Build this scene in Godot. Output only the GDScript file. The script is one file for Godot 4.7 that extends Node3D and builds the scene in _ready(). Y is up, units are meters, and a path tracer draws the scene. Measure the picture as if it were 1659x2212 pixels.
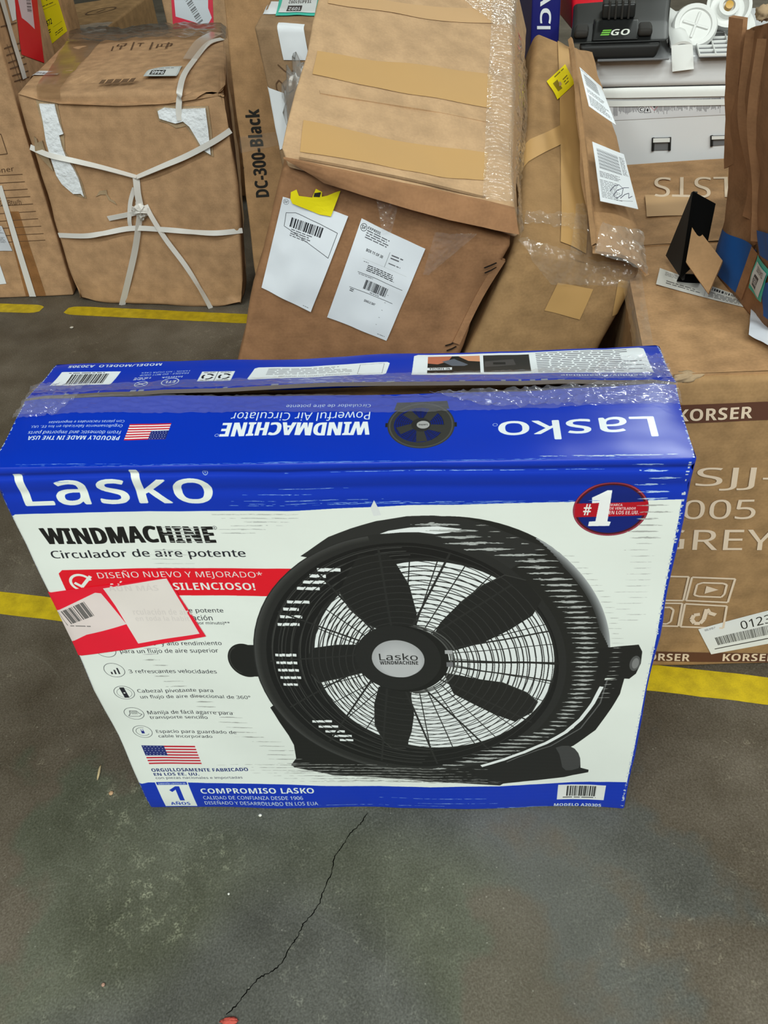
extends Node3D

# A warehouse corner: a blue and white fan carton stands on a concrete floor in front of a heap of brown cartons.

const KRAFT := Color(0.735, 0.575, 0.415)
var M := {}
var font_plain: SystemFont
var font_bold: SystemFont
var glyphs := {}
var taken := {}

# ---------------------------------------------------------------- 2D drawing for printed surfaces
class Canvas:
	var im: Image
	var s: float
	var host
	var rng := RandomNumberGenerator.new()
	func _init(h, w_mm: float, h_mm: float, per_mm: float, bg: Color):
		host = h
		s = per_mm * 2.0
		im = Image.create(int(round(w_mm * per_mm)) * 2, int(round(h_mm * per_mm)) * 2, false, Image.FORMAT_RGB8)
		im.fill(bg)
		rng.seed = 7
	func rect(x0: float, y0: float, x1: float, y1: float, c: Color) -> void:
		im.fill_rect(Rect2i(int(round(x0 * s)), int(round(y0 * s)), maxi(1, int(round((x1 - x0) * s))), maxi(1, int(round((y1 - y0) * s)))), c)
	func span(y: int, xa: float, xb: float, c: Color) -> void:
		var a := int(ceil(xa - 0.5))
		var b := int(ceil(xb - 0.5))
		if b > a:
			im.fill_rect(Rect2i(a, y, b - a, 1), c)
	func poly(pts: Array, c: Color) -> void:
		var n := pts.size()
		var lo := 1e9
		var hi := -1e9
		var P := PackedVector2Array()
		for p in pts:
			P.append(p * s)
			lo = minf(lo, p.y * s)
			hi = maxf(hi, p.y * s)
		for y in range(maxi(0, int(floor(lo))), mini(im.get_height(), int(ceil(hi)) + 1)):
			var yc := y + 0.5
			var xs := []
			for i in n:
				var a: Vector2 = P[i]
				var b: Vector2 = P[(i + 1) % n]
				if (a.y <= yc) != (b.y <= yc):
					xs.append(a.x + (yc - a.y) / (b.y - a.y) * (b.x - a.x))
			xs.sort()
			for k in range(0, xs.size() - 1, 2):
				span(y, xs[k], xs[k + 1], c)
	func tri(a: Vector2, b: Vector2, d: Vector2, c: Color) -> void:
		var lo := minf(a.y, minf(b.y, d.y))
		var hi := maxf(a.y, maxf(b.y, d.y))
		for y in range(maxi(0, int(ceil(lo - 0.5))), mini(im.get_height(), int(ceil(hi - 0.5)))):
			var yc := y + 0.5
			var x0 := 1e9
			var x1 := -1e9
			if (a.y <= yc) != (b.y <= yc):
				var x := a.x + (yc - a.y) / (b.y - a.y) * (b.x - a.x)
				x0 = minf(x0, x); x1 = maxf(x1, x)
			if (b.y <= yc) != (d.y <= yc):
				var x := b.x + (yc - b.y) / (d.y - b.y) * (d.x - b.x)
				x0 = minf(x0, x); x1 = maxf(x1, x)
			if (d.y <= yc) != (a.y <= yc):
				var x := d.x + (yc - d.y) / (a.y - d.y) * (a.x - d.x)
				x0 = minf(x0, x); x1 = maxf(x1, x)
			if x1 > x0:
				span(y, x0, x1, c)
	func arc_points(cx: float, cy: float, rx: float, ry: float, a0 := 0.0, a1 := TAU, n := 72) -> Array:
		var o := []
		for i in n + 1:
			var t := a0 + (a1 - a0) * i / n
			o.append(Vector2(cx + rx * cos(t), cy + ry * sin(t)))
		return o
	func ellipse(cx: float, cy: float, rx: float, ry: float, c: Color) -> void:
		poly(arc_points(cx, cy, rx, ry), c)
	func stroke(pts: Array, w: float, c: Color) -> void:
		for i in pts.size() - 1:
			line(pts[i], pts[i + 1], w, c)
	func line(a: Vector2, b: Vector2, w: float, c: Color) -> void:
		var d := (b - a).normalized()
		var q := Vector2(-d.y, d.x) * w * 0.5
		var e := d * w * 0.2
		poly([a + q - e, b + q + e, b - q + e, a - q - e], c)
	func ring(cx: float, cy: float, rx: float, ry: float, w: float, c: Color, a0 := 0.0, a1 := TAU, n := 60) -> void:
		stroke(arc_points(cx, cy, rx, ry, a0, a1, n), w, c)
	# text stretched to a box; turn is 0, 90 or 180 degrees
	func text(t: String, x0: float, y0: float, x1: float, y1: float, c: Color, bold := false, turn := 0, slant := 0.0) -> void:
		var g: Array = host.glyph(t, bold)
		var box: Rect2 = g[1]
		var v: PackedVector2Array = g[0]
		var P := PackedVector2Array()
		P.resize(v.size())
		for i in v.size():
			var q := (v[i] - box.position) / box.size
			q.x += slant * (1.0 - q.y)
			if turn == 180:
				q = Vector2.ONE - q
			elif turn == 90:
				q = Vector2(1.0 - q.y, q.x)
			P[i] = Vector2(lerpf(x0, x1, q.x), lerpf(y0, y1, q.y)) * s
		for i in range(0, P.size() - 2, 3):
			tri(P[i], P[i + 1], P[i + 2], c)
	# rows too small to read: short dark bars
	func rows(x0: float, y0: float, x1: float, y1: float, n: int, c: Color, fill := 0.45) -> void:
		var h := (y1 - y0) / n
		for i in n:
			var x := x0
			var e := x1 - rng.randf() * (x1 - x0) * 0.25
			while x < e:
				var w := rng.randf_range(0.6, 2.4) * h * 1.6
				rect(x, y0 + h * i, minf(x + w, e), y0 + h * i + h * fill, c)
				x += w + h * 0.5
	func bars(x0: float, y0: float, x1: float, y1: float, unit: float, c: Color) -> void:
		var x := x0
		while x < x1:
			var w: float = unit * [1.0, 1.0, 2.0, 3.0][rng.randi() % 4]
			rect(x, y0, minf(x + w, x1), y1, c)
			x += w + unit * [1.0, 1.0, 2.0][rng.randi() % 3]
	# worn print: a broken streak across the board
	func scuff(x0: float, x1: float, y: float, w: float, c: Color, cover := 0.7) -> void:
		# many thin overlapping scratches, thickest in the middle
		var n := int((x1 - x0) * cover * 0.55 * maxf(1.0, w * 0.7)) + 2
		for i in n:
			var t := (rng.randf() + rng.randf()) * 0.5
			var l := minf((x1 - x0) * 0.45, rng.randf_range(2.0, 13.0))
			var m := lerpf(x0 + l / 2, x1 - l / 2, t)
			var e := 1.0 - absf(t - 0.5) * 1.6
			var yy := y + rng.randfn(0.0, 0.26) * w * e
			var h := rng.randf_range(0.18, 0.5) * minf(1.0, 0.45 + 0.2 * w)
			poly([Vector2(m - l / 2, yy), Vector2(m - l * 0.2, yy - h), Vector2(m + l * 0.25, yy - h * 0.7), Vector2(m + l / 2, yy + 0.1), Vector2(m + l * 0.2, yy + h), Vector2(m - l * 0.25, yy + h * 0.8)], c)
	func flag(x0: float, y0: float, x1: float, y1: float, turned := false) -> void:
		var h := (y1 - y0) / 13.0
		for i in 13:
			rect(x0, y0 + h * i, x1, y0 + h * (i + 1), Color(0.76, 0.13, 0.2) if i % 2 == 0 else Color(0.9, 0.9, 0.9))
		var w := (x1 - x0) * 0.42
		var a := x1 - w if turned else x0
		var b := y1 - h * 7 if turned else y0
		rect(a, b, a + w, b + h * 7, Color(0.14, 0.18, 0.45))
		for r in 5:
			for k in 6:
				rect(a + w * (k + 0.35 + 0.25 * (r % 2)) / 6.4, b + h * 7 * (r + 0.4) / 5, a + w * (k + 0.6 + 0.25 * (r % 2)) / 6.4, b + h * 7 * (r + 0.65) / 5, Color(0.85, 0.87, 0.92))
	func texture() -> ImageTexture:
		im.shrink_x2()
		return ImageTexture.create_from_image(im)

func glyph(t: String, bold: bool) -> Array:
	var key := t + ("|b" if bold else "|p")
	if not glyphs.has(key):
		var tm := TextMesh.new()
		tm.font = font_bold if bold else font_plain
		tm.text = t
		tm.font_size = 72
		tm.pixel_size = 1.0
		tm.depth = 0.0
		tm.curve_step = 1.2
		tm.width = 100000.0
		var a: Array = tm.get_mesh_arrays()
		var v: PackedVector3Array = a[Mesh.ARRAY_VERTEX]
		var ix = a[Mesh.ARRAY_INDEX]
		var o := PackedVector2Array()
		var lo := Vector2(1e9, 1e9)
		var hi := -lo
		for k in (ix if ix != null and ix.size() else range(v.size())):
			var q := Vector2(v[k].x, -v[k].y)
			o.append(q)
			lo = lo.min(q)
			hi = hi.max(q)
		glyphs[key] = [o, Rect2(lo, hi - lo)]
	return glyphs[key]

# ---------------------------------------------------------------- scene helpers
func numbered(called: String) -> String:
	taken[called] = taken.get(called, -1) + 1
	return called if taken[called] == 0 else "%s_%03d" % [called, taken[called]]

func thing(called: String, label: String, category: String, group := "") -> Node3D:
	var o := Node3D.new()
	o.name = numbered(called)
	add_child(o)
	o.set_meta("label", label)
	o.set_meta("category", category)
	if group:
		o.set_meta("group", group)
	return o

func part(called: String, mesh: Mesh, mat: Material, parent: Node, label := "") -> MeshInstance3D:
	var o := MeshInstance3D.new()
	o.name = called
	o.mesh = mesh
	o.material_override = mat
	parent.add_child(o, true)
	if label:
		o.set_meta("label", label)
	return o

func structure(called: String, mesh: Mesh, mat: Material) -> MeshInstance3D:
	var o := part(called, mesh, mat, self)
	o.set_meta("kind", "structure")
	return o

func std(c: Color, rough := 0.8, spec := 0.5) -> StandardMaterial3D:
	var m := StandardMaterial3D.new()
	m.albedo_color = c
	m.roughness = rough
	m.metallic_specular = spec
	return m

func printed(t: Texture2D, rough := 0.55, spec := 0.5) -> StandardMaterial3D:
	var m := std(Color.WHITE, rough, spec)
	m.albedo_texture = t
	m.texture_repeat = false
	return m

func board(c: Color, rough := 0.85) -> StandardMaterial3D:
	var m := std(c, rough, 0.35)
	m.albedo_texture = M.fibre
	m.uv1_triplanar = true
	m.uv1_scale = Vector3.ONE * 2.2
	m.heightmap_enabled = true
	m.heightmap_texture = M.crinkle
	m.heightmap_scale = 0.12
	return m

func film(alpha := 0.1, tint := Color(0.95, 0.95, 0.93), rough := 0.16) -> StandardMaterial3D:
	var m := std(Color(tint.r, tint.g, tint.b, alpha), rough, 0.75)
	m.transparency = BaseMaterial3D.TRANSPARENCY_ALPHA
	return m

# ---------------------------------------------------------------- cartons
# A carton is a box given by eight corners (x + 2y + 4z: left/right, bottom/top, front/back) with rounded edges and dented sides.
func carton(corners: Array, radius := 0.006, amp := 0.003, freq := 4.0, seed_ := 1, dents := []) -> Dictionary:
	var c := PackedVector3Array(corners)
	var n := FastNoiseLite.new()
	n.seed = seed_
	n.frequency = 1.0
	n.fractal_octaves = 3
	n.noise_type = FastNoiseLite.TYPE_SIMPLEX_SMOOTH
	var ex := ((c[1] - c[0]) + (c[3] - c[2]) + (c[5] - c[4]) + (c[7] - c[6])) / 4.0
	var ey := ((c[2] - c[0]) + (c[3] - c[1]) + (c[6] - c[4]) + (c[7] - c[5])) / 4.0
	var ez := ((c[4] - c[0]) + (c[5] - c[1]) + (c[6] - c[2]) + (c[7] - c[3])) / 4.0
	return {"c": c, "L": Vector3(ex.length(), ey.length(), ez.length()), "e": [ex.normalized(), ey.normalized(), ez.normalized()], "r": radius, "amp": amp, "freq": freq, "noise": n, "dents": dents}

func cpt(k: Dictionary, p: Vector3, off := 0.0) -> Vector3:
	var L: Vector3 = k.L
	var r: float = k.r
	var m := p * L
	var q := m.clamp(Vector3.ONE * r, L - Vector3.ONE * r)
	var d := (m - q).normalized()
	m = (q + d * r) / L
	var c: PackedVector3Array = k.c
	var w := c[0].lerp(c[1], m.x).lerp(c[2].lerp(c[3], m.x), m.y).lerp(c[4].lerp(c[5], m.x).lerp(c[6].lerp(c[7], m.x), m.y), m.z)
	var nw: Vector3 = (k.e[0] * d.x + k.e[1] * d.y + k.e[2] * d.z).normalized()
	var f: float = k.freq
	var h: float = k.amp * k.noise.get_noise_3d(w.x * f, w.y * f, w.z * f)
	if k.has("groove") and d.z < -0.5:
		var e: float = (1.0 - p.y) * L.y
		for gv in k.groove:
			h -= gv[1] * exp(-pow((e - gv[0]) / gv[2], 2))
	for t in k.dents:
		h -= t[2] * exp(-w.distance_squared_to(t[0]) / (t[1] * t[1]))
	return w + nw * (h + off)

# a place on a face; past an edge it carries on round the corner
func place(k: Dictionary, face: String, u: float, v: float) -> Vector3:
	var L: Vector3 = k.L
	match face:
		"front":
			if v < 0.0: return Vector3(u, 1, minf(1.0, -v * L.y / L.z))
			if u < 0.0: return Vector3(0, 1.0 - v, -u * L.x / L.z)
			if u > 1.0: return Vector3(1, 1.0 - v, (u - 1.0) * L.x / L.z)
			return Vector3(u, maxf(0.0, 1.0 - v), 0)
		"top":
			if v > 1.0: return Vector3(u, 1.0 - (v - 1.0) * L.z / L.y, 0)
			if v < 0.0: return Vector3(u, 1.0 + v * L.z / L.y, 1)
			if u > 1.0: return Vector3(1, 1.0 - (u - 1.0) * L.x / L.y, 1.0 - v)
			if u < 0.0: return Vector3(0, 1.0 + u * L.x / L.y, 1.0 - v)
			return Vector3(u, 1, 1.0 - v)
		"right":
			if u < 0.0: return Vector3(1.0 + u * L.z / L.x, 1.0 - v, 0)
			if v < 0.0: return Vector3(1.0 + v * L.y / L.x, 1, u)
			return Vector3(1, 1.0 - v, minf(u, 1.0))
		"left":
			return Vector3(0, 1.0 - v, 1.0 - u)
		"back":
			return Vector3(1.0 - u, 1.0 - v, 1)
	return Vector3(u, 0, v)

func fpt(k: Dictionary, face: String, u: float, v: float, off := 0.0) -> Vector3:
	return cpt(k, place(k, face, u, v), off)

func cuts(length: float, r: float, step := 0.022) -> PackedFloat32Array:
	var o := PackedFloat32Array([0.0, r * 0.35, r * 0.7])
	var n := clampi(int((length - 2 * r) / step), 2, 40)
	for i in n + 1:
		o.append(r + (length - 2 * r) * i / n)
	o.append_array([length - r * 0.7, length - r * 0.35, length])
	for i in o.size():
		o[i] = o[i] / length
	return o

# grid of points to a mesh; rows of equal length, uv along
func grid_mesh(rows_: Array, us: PackedFloat32Array, vs: PackedFloat32Array, st: SurfaceTool = null) -> SurfaceTool:
	if st == null:
		st = SurfaceTool.new()
		st.begin(Mesh.PRIMITIVE_TRIANGLES)
		st.set_smooth_group(0)
	for j in rows_.size() - 1:
		for i in rows_[0].size() - 1:
			for t in [[i, j], [i + 1, j], [i + 1, j + 1], [i, j], [i + 1, j + 1], [i, j + 1]]:
				st.set_uv(Vector2(us[t[0]], vs[t[1]]))
				st.add_vertex(rows_[t[1]][t[0]])
	return st

func done(st: SurfaceTool) -> ArrayMesh:
	st.generate_normals()
	st.index()
	return st.commit()

func face_rows(k: Dictionary, face: String, us: PackedFloat32Array, vs: PackedFloat32Array, off := 0.0) -> Array:
	var o := []
	for v in vs:
		var r := PackedVector3Array()
		for u in us:
			r.append(fpt(k, face, u, v, off))
		o.append(r)
	return o

func face_lines(k: Dictionary, face: String) -> Array:
	var L: Vector3 = k.L
	var cx := cuts(L.x, k.r)
	var cy := cuts(L.y, k.r)
	var cz := cuts(L.z, k.r)
	match face:
		"front", "back": return [cx, cy]
		"left", "right": return [cz, cy]
	return [cx, cz]

func shell(k: Dictionary, faces := ["front", "back", "left", "right", "top", "bottom"]) -> ArrayMesh:
	var st: SurfaceTool = null
	for f in faces:
		var l := face_lines(k, f)
		st = grid_mesh(face_rows(k, f, l[0], l[1]), l[0], l[1], st)
	return done(st)

func even(n: int) -> PackedFloat32Array:
	var o := PackedFloat32Array()
	for i in n + 1:
		o.append(float(i) / n)
	return o

# four-cornered sheet lying on a face (corners clockwise from top left, in face units), rumple lifts it in small folds
func patch(k: Dictionary, face: String, q: Array, off := 0.0009, n := 14, rumple := 0.0, rfreq := 60.0, rseed := 5, n2 := 0, lift := 0, ripple := 0.0) -> ArrayMesh:
	var nz := FastNoiseLite.new()
	nz.seed = rseed
	nz.frequency = 1.0
	nz.fractal_octaves = 2
	nz.fractal_type = FastNoiseLite.FRACTAL_RIDGED if n2 else FastNoiseLite.FRACTAL_FBM
	var us := even(n)
	var vs := even(n2 if n2 else n)
	var rows_ := []
	for v in vs:
		var r := PackedVector3Array()
		for u in us:
			var p: Vector2 = q[0].lerp(q[1], u).lerp(q[3].lerp(q[2], u), v)
			var o: float = off + flap_lift(lift, p.x, p.y) + ripple * sin(v * 400.0 + 3.0 * sin(u * 5.0))
			var w := fpt(k, face, p.x, p.y, o)
			if rumple > 0.0:
				w = fpt(k, face, p.x, p.y, o + rumple * (0.5 + 0.5 * nz.get_noise_3d(w.x * rfreq, w.y * rfreq, w.z * rfreq)))
			r.append(w)
		rows_.append(r)
	return done(grid_mesh(rows_, us, vs))

# how far the top flaps of the fan carton rise towards their free edges: 1 rear, 2 front
func flap_lift(which: int, u: float, v: float) -> float:
	if which == 1:
		return pow(clampf(v / 0.404, 0.0, 1.0), 2) * (0.005 + 0.005 * sin(u * PI))
	if which == 2:
		return pow(clampf((1.0 - v) / 0.576, 0.0, 1.0), 2) * (0.002 + 0.003 * sin(u * 6.0 + 1.0))
	return 0.0

# a sheet of free outline lying on a face
func outline(k: Dictionary, face: String, pts: Array, off := 0.0012, thick := 0.0) -> ArrayMesh:
	var P := PackedVector2Array(pts)
	var ix := Geometry2D.triangulate_polygon(P)
	var st := SurfaceTool.new()
	st.begin(Mesh.PRIMITIVE_TRIANGLES)
	st.set_smooth_group(-1)
	for i in range(0, ix.size(), 3):
		split(k, face, st, P[ix[i]], P[ix[i + 1]], P[ix[i + 2]], off + thick, 2)
	if thick > 0.0:
		for i in P.size():
			var a := P[i]
			var b := P[(i + 1) % P.size()]
			var a1 := fpt(k, face, a.x, a.y, off + thick)
			var b1 := fpt(k, face, b.x, b.y, off + thick)
			var a0 := fpt(k, face, a.x, a.y, 0)
			var b0 := fpt(k, face, b.x, b.y, 0)
			for p in [a1, b1, b0, a1, b0, a0]:
				st.add_vertex(p)
	return done(st)

func split(k: Dictionary, face: String, st: SurfaceTool, a: Vector2, b: Vector2, c: Vector2, off: float, depth: int) -> void:
	if depth == 0:
		for p in [a, b, c]:
			st.set_uv(p)
			st.add_vertex(fpt(k, face, p.x, p.y, off))
		return
	var ab := (a + b) / 2
	var bc := (b + c) / 2
	var ca := (c + a) / 2
	split(k, face, st, a, ab, ca, off, depth - 1)
	split(k, face, st, ab, b, bc, off, depth - 1)
	split(k, face, st, ca, bc, c, off, depth - 1)
	split(k, face, st, ab, bc, ca, off, depth - 1)

# lettering printed on a face: the four corners of the text box, clockwise from the text's own top left
func lettering(k: Dictionary, face: String, t: String, q: Array, bold := false, off := 0.0008, fat := 0.0) -> ArrayMesh:
	var g := glyph(t, bold)
	var st := SurfaceTool.new()
	st.begin(Mesh.PRIMITIVE_TRIANGLES)
	st.set_smooth_group(-1)
	var all := []
	for e in ([Vector2.ZERO] if fat == 0.0 else [Vector2(-fat, 0), Vector2(fat, 0), Vector2(0, -fat * 0.6), Vector2(0, fat * 0.6)]):
		for v in g[0]:
			all.append((v - g[1].position) / g[1].size + e / g[1].size * g[1].size.y)
	for a: Vector2 in all:
		var p: Vector2 = q[0].lerp(q[1], a.x).lerp(q[3].lerp(q[2], a.x), a.y)
		st.add_vertex(fpt(k, face, p.x, p.y, off))
	return done(st)

# thin line printed on a face
func ruled(k: Dictionary, face: String, lines: Array, w: float, off := 0.0009) -> ArrayMesh:
	var st := SurfaceTool.new()
	st.begin(Mesh.PRIMITIVE_TRIANGLES)
	st.set_smooth_group(-1)
	var L: Vector3 = k.L
	var sx := L.z if face in ["left", "right"] else L.x
	var sy := L.z if face in ["top", "bottom"] else L.y
	for l in lines:
		for i in l.size() - 1:
			var a: Vector2 = l[i]
			var b: Vector2 = l[i + 1]
			var d := ((b - a) * Vector2(sx, sy)).normalized()
			var q := Vector2(-d.y, d.x) * w / 2 / Vector2(sx, sy)
			for p in [a + q, b + q, b - q, a + q, b - q, a - q]:
				st.add_vertex(fpt(k, face, p.x, p.y, off))
	return done(st)

# a board or flap: a four-cornered panel with thickness, bowed and dented; corners clockwise from top left
func panel(q: Array, thick: float, n := 12, bow := 0.0, amp := 0.002, freq := 7.0, seed_ := 3, wave := 0.0) -> ArrayMesh:
	var nz := FastNoiseLite.new()
	nz.seed = seed_
	nz.frequency = 1.0
	nz.fractal_octaves = 3
	var nrm: Vector3 = (q[1] - q[0]).cross(q[3] - q[0]).normalized() * -1.0
	var us := even(n)
	var top := []
	var low := []
	for v in us:
		var r := PackedVector3Array()
		var s := PackedVector3Array()
		for u in us:
			var w: Vector3 = q[0].lerp(q[1], u).lerp(q[3].lerp(q[2], u), v)
			var h := bow * 4.0 * u * (1.0 - u) * v + amp * nz.get_noise_3d(w.x * freq, w.y * freq, w.z * freq) + wave * sin(v * 9.0) * u * (1 - u) * 4
			r.append(w + nrm * h)
			s.append(w + nrm * (h - thick))
		top.append(r)
		low.append(s)
	var st := grid_mesh(top, us, us)
	st.set_smooth_group(1)
	low.reverse()
	grid_mesh(low, us, us, st)
	low.reverse()
	st.set_smooth_group(2)
	for side in 4:
		var a := []
		var b := []
		for i in n + 1:
			match side:
				0: a.append(top[0][i]); b.append(low[0][i])
				1: a.append(top[n][i]); b.append(low[n][i])
				2: a.append(top[i][0]); b.append(low[i][0])
				3: a.append(top[i][n]); b.append(low[i][n])
		for i in n:
			for p in [a[i], a[i + 1], b[i + 1], a[i], b[i + 1], b[i]]:
				st.set_uv(Vector2(0.002, 0.002))
				st.add_vertex(p)
	return done(st)

# a flat band through points, facing out along nrm, twisting by the given angles
func band(pts: Array, width: float, nrm: Vector3, twist := [], thick := 0.0008) -> ArrayMesh:
	var st := SurfaceTool.new()
	st.begin(Mesh.PRIMITIVE_TRIANGLES)
	st.set_smooth_group(0)
	var n := pts.size()
	var top := []
	var low := []
	for i in n:
		var d: Vector3 = (pts[mini(i + 1, n - 1)] - pts[maxi(i - 1, 0)]).normalized()
		var side := d.cross(nrm).normalized()
		var up := side.cross(d)
		var a: float = twist[i] if i < twist.size() else 0.0
		var sd := (side * cos(a) + up * sin(a)) * width / 2
		var up2 := (up * cos(a) - side * sin(a)) * thick
		top.append(PackedVector3Array([pts[i] + sd + up2, pts[i] - sd + up2]))
		low.append(PackedVector3Array([pts[i] - sd - up2, pts[i] + sd - up2]))
	grid_mesh(top, even(1), even(n - 1), st)
	st.set_smooth_group(1)
	grid_mesh(low, even(1), even(n - 1), st)
	st.set_smooth_group(-1)
	for i in n - 1:
		for e in 2:
			for p in [top[i][e], top[i + 1][e], low[i + 1][1 - e], top[i][e], low[i + 1][1 - e], low[i][1 - e]]:
				st.set_uv(Vector2.ZERO)
				st.add_vertex(p)
	return done(st)

func smooth_path(pts: Array, per := 5) -> Array:
	var o := []
	for i in pts.size() - 1:
		var p0: Vector3 = pts[maxi(i - 1, 0)]
		var p3: Vector3 = pts[mini(i + 2, pts.size() - 1)]
		for k in per:
			o.append(pts[i].cubic_interpolate(pts[i + 1], p0, p3, float(k) / per))
	o.append(pts[-1])
	return o

func tube(a: Vector3, b: Vector3, ra: float, rb := -1.0, n := 24, caps := true) -> ArrayMesh:
	return lathe(a, b - a, [Vector2(0, 0), Vector2(ra, 0), Vector2(rb if rb >= 0 else ra, 1), Vector2(0, 1)] if caps else [Vector2(ra, 0), Vector2(rb if rb >= 0 else ra, 1)], n)

# profile points (radius, share of the axis) turned round an axis
func lathe(at: Vector3, axis: Vector3, profile: Array, n := 28) -> ArrayMesh:
	var z := axis.normalized()
	var x := z.cross(Vector3.UP if absf(z.y) < 0.9 else Vector3.RIGHT).normalized()
	var y := z.cross(x)
	var st := SurfaceTool.new()
	st.begin(Mesh.PRIMITIVE_TRIANGLES)
	for j in profile.size() - 1:
		st.set_smooth_group(j)
		for i in n:
			var q := []
			for e in [[j, i], [j, i + 1], [j + 1, i + 1], [j + 1, i]]:
				var t: float = TAU * e[1] / n
				var p: Vector2 = profile[e[0]]
				q.append(at + axis * p.y + (x * cos(t) + y * sin(t)) * p.x)
			for p in [q[0], q[2], q[1], q[0], q[3], q[2]]:
				st.add_vertex(p)
	return done(st)

# a rounded bar or block between eight corners
func block(corners: Array, r := 0.003) -> ArrayMesh:
	return shell(carton(corners, r, 0.0))

func bar(at: Vector3, bx: Vector3, by: Vector3, bz: Vector3, r := 0.002) -> ArrayMesh:
	# a block with one bottom front left corner and three edges
	return block([at, at + bx, at + by, at + bx + by, at + bz, at + bx + bz, at + by + bz, at + bx + by + bz], r)

func quad_mesh(a: Vector3, b: Vector3, c: Vector3, d: Vector3) -> ArrayMesh:
	var us := even(1)
	return done(grid_mesh([PackedVector3Array([a, b]), PackedVector3Array([d, c])], us, us))

# ---------------------------------------------------------------- materials
func noise_image(n: int, freq: float, seed_: int, oct := 4, cell := false) -> Image:
	var f := FastNoiseLite.new()
	f.seed = seed_
	f.frequency = freq
	f.fractal_octaves = oct
	f.noise_type = FastNoiseLite.TYPE_CELLULAR if cell else FastNoiseLite.TYPE_SIMPLEX_SMOOTH
	return f.get_seamless_image(n, n, false, false, 0.12, true)

func make_materials() -> void:
	font_plain = SystemFont.new()
	font_plain.font_names = PackedStringArray(["Droid Sans"])
	font_bold = SystemFont.new()
	font_bold.font_names = PackedStringArray(["Droid Sans"])
	font_bold.font_weight = 700
	# cardboard: fibres, faint flute lines and blotches
	var a := noise_image(512, 0.02, 3).get_data()
	var b := noise_image(512, 0.2, 4, 2).get_data()
	var rng := RandomNumberGenerator.new()
	rng.seed = 11
	var lines := PackedFloat32Array()
	for i in 512:
		lines.append(rng.randf_range(-0.012, 0.012))
	var d := PackedByteArray()
	d.resize(512 * 512 * 3)
	for i in 512 * 512:
		var g := 0.93 + (a[i] - 128) / 128.0 * 0.10 + (b[i] - 128) / 128.0 * 0.045 + lines[i / 512]
		d[i * 3] = clampi(int(255 * g), 0, 255)
		d[i * 3 + 1] = clampi(int(255 * (g - 0.004)), 0, 255)
		d[i * 3 + 2] = clampi(int(255 * (g - 0.012)), 0, 255)
	M.fibre = ImageTexture.create_from_image(Image.create_from_data(512, 512, false, Image.FORMAT_RGB8, d))
	M.crinkle = ImageTexture.create_from_image(noise_image(512, 0.012, 9, 5))
	M.kraft = board(KRAFT)
	M.kraft_pale = board(Color(0.785, 0.645, 0.50))
	M.kraft_warm = board(Color(0.755, 0.60, 0.455))
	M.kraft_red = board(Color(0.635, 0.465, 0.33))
	M.kraft_dull = board(Color(0.655, 0.515, 0.355))
	M.kraft_grey = board(Color(0.63, 0.51, 0.39))
	M.torn = board(Color(0.70, 0.60, 0.48), 0.95)
	M.tape = std(Color(0.735, 0.575, 0.36), 0.6, 0.4)
	M.tape_pale = std(Color(0.755, 0.60, 0.42), 0.6, 0.4)
	M.film = film(0.05, Color(0.95, 0.95, 0.93), 0.09)
	M.film_dull = film(0.16, Color(0.86, 0.85, 0.84), 0.22)
	M.film_grey = film(0.4, Color(0.35, 0.31, 0.29), 0.2)
	M.film_tan = film(0.3, Color(0.55, 0.42, 0.28), 0.25)
	M.jet = std(Color(0.03, 0.03, 0.03), 0.85, 0.2)
	M.film_tape = film(0.08, Color(0.86, 0.86, 0.92), 0.1)
	M.board_edge = std(Color(0.42, 0.38, 0.35), 0.8)
	var fl := Image.create(4, 1024, false, Image.FORMAT_L8)
	for i in 1024:
		var g := 0.5 + 0.5 * sin(TAU * 74.0 * i / 1024.0)
		fl.fill_rect(Rect2i(0, i, 4, 1), Color(g, g, g))
	M.flute = ImageTexture.create_from_image(fl)
	M.paper = std(Color(0.90, 0.91, 0.93), 0.7)
	M.strap = std(Color(0.86, 0.84, 0.82), 0.35)
	M.foam = std(Color(0.92, 0.93, 0.95), 0.9)
	M.foam.heightmap_enabled = true
	M.foam.heightmap_texture = M.crinkle
	M.foam.heightmap_scale = 0.3
	M.foam.uv1_triplanar = true
	M.foam.uv1_scale = Vector3.ONE * 8
	M.ink = std(Color(0.13, 0.115, 0.10), 0.7)
	M.ink_brown = std(Color(0.36, 0.25, 0.155), 0.8)
	M.ink_pale = std(Color(0.86, 0.77, 0.67), 0.8)
	M.stripe = std(Color(0.34, 0.195, 0.13), 0.7)
	M.yellow = std(Color(0.93, 0.86, 0.06), 0.55)
	M.red = std(Color(0.86, 0.09, 0.16), 0.4)
	M.teal = std(Color(0.22, 0.74, 0.66), 0.5)
	M.white_plastic = std(Color(0.86, 0.86, 0.87), 0.28)
	M.white_matt = std(Color(0.88, 0.88, 0.87), 0.45)
	M.grey_plastic = std(Color(0.42, 0.42, 0.43), 0.5)
	M.dark = std(Color(0.05, 0.05, 0.05), 0.6)
	M.black = std(Color(0.085, 0.09, 0.09), 0.42)
	M.black_matt = std(Color(0.13, 0.115, 0.10), 0.75)
	M.blue_tape = std(Color(0.06, 0.33, 0.62), 0.7)
	M.blue = std(Color(0.015, 0.20, 0.70), 0.33)
	M.brass = std(Color(0.80, 0.62, 0.27), 0.4)
	M.steel = std(Color(0.35, 0.30, 0.26), 0.35)
	M.steel.metallic = 0.8

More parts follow.
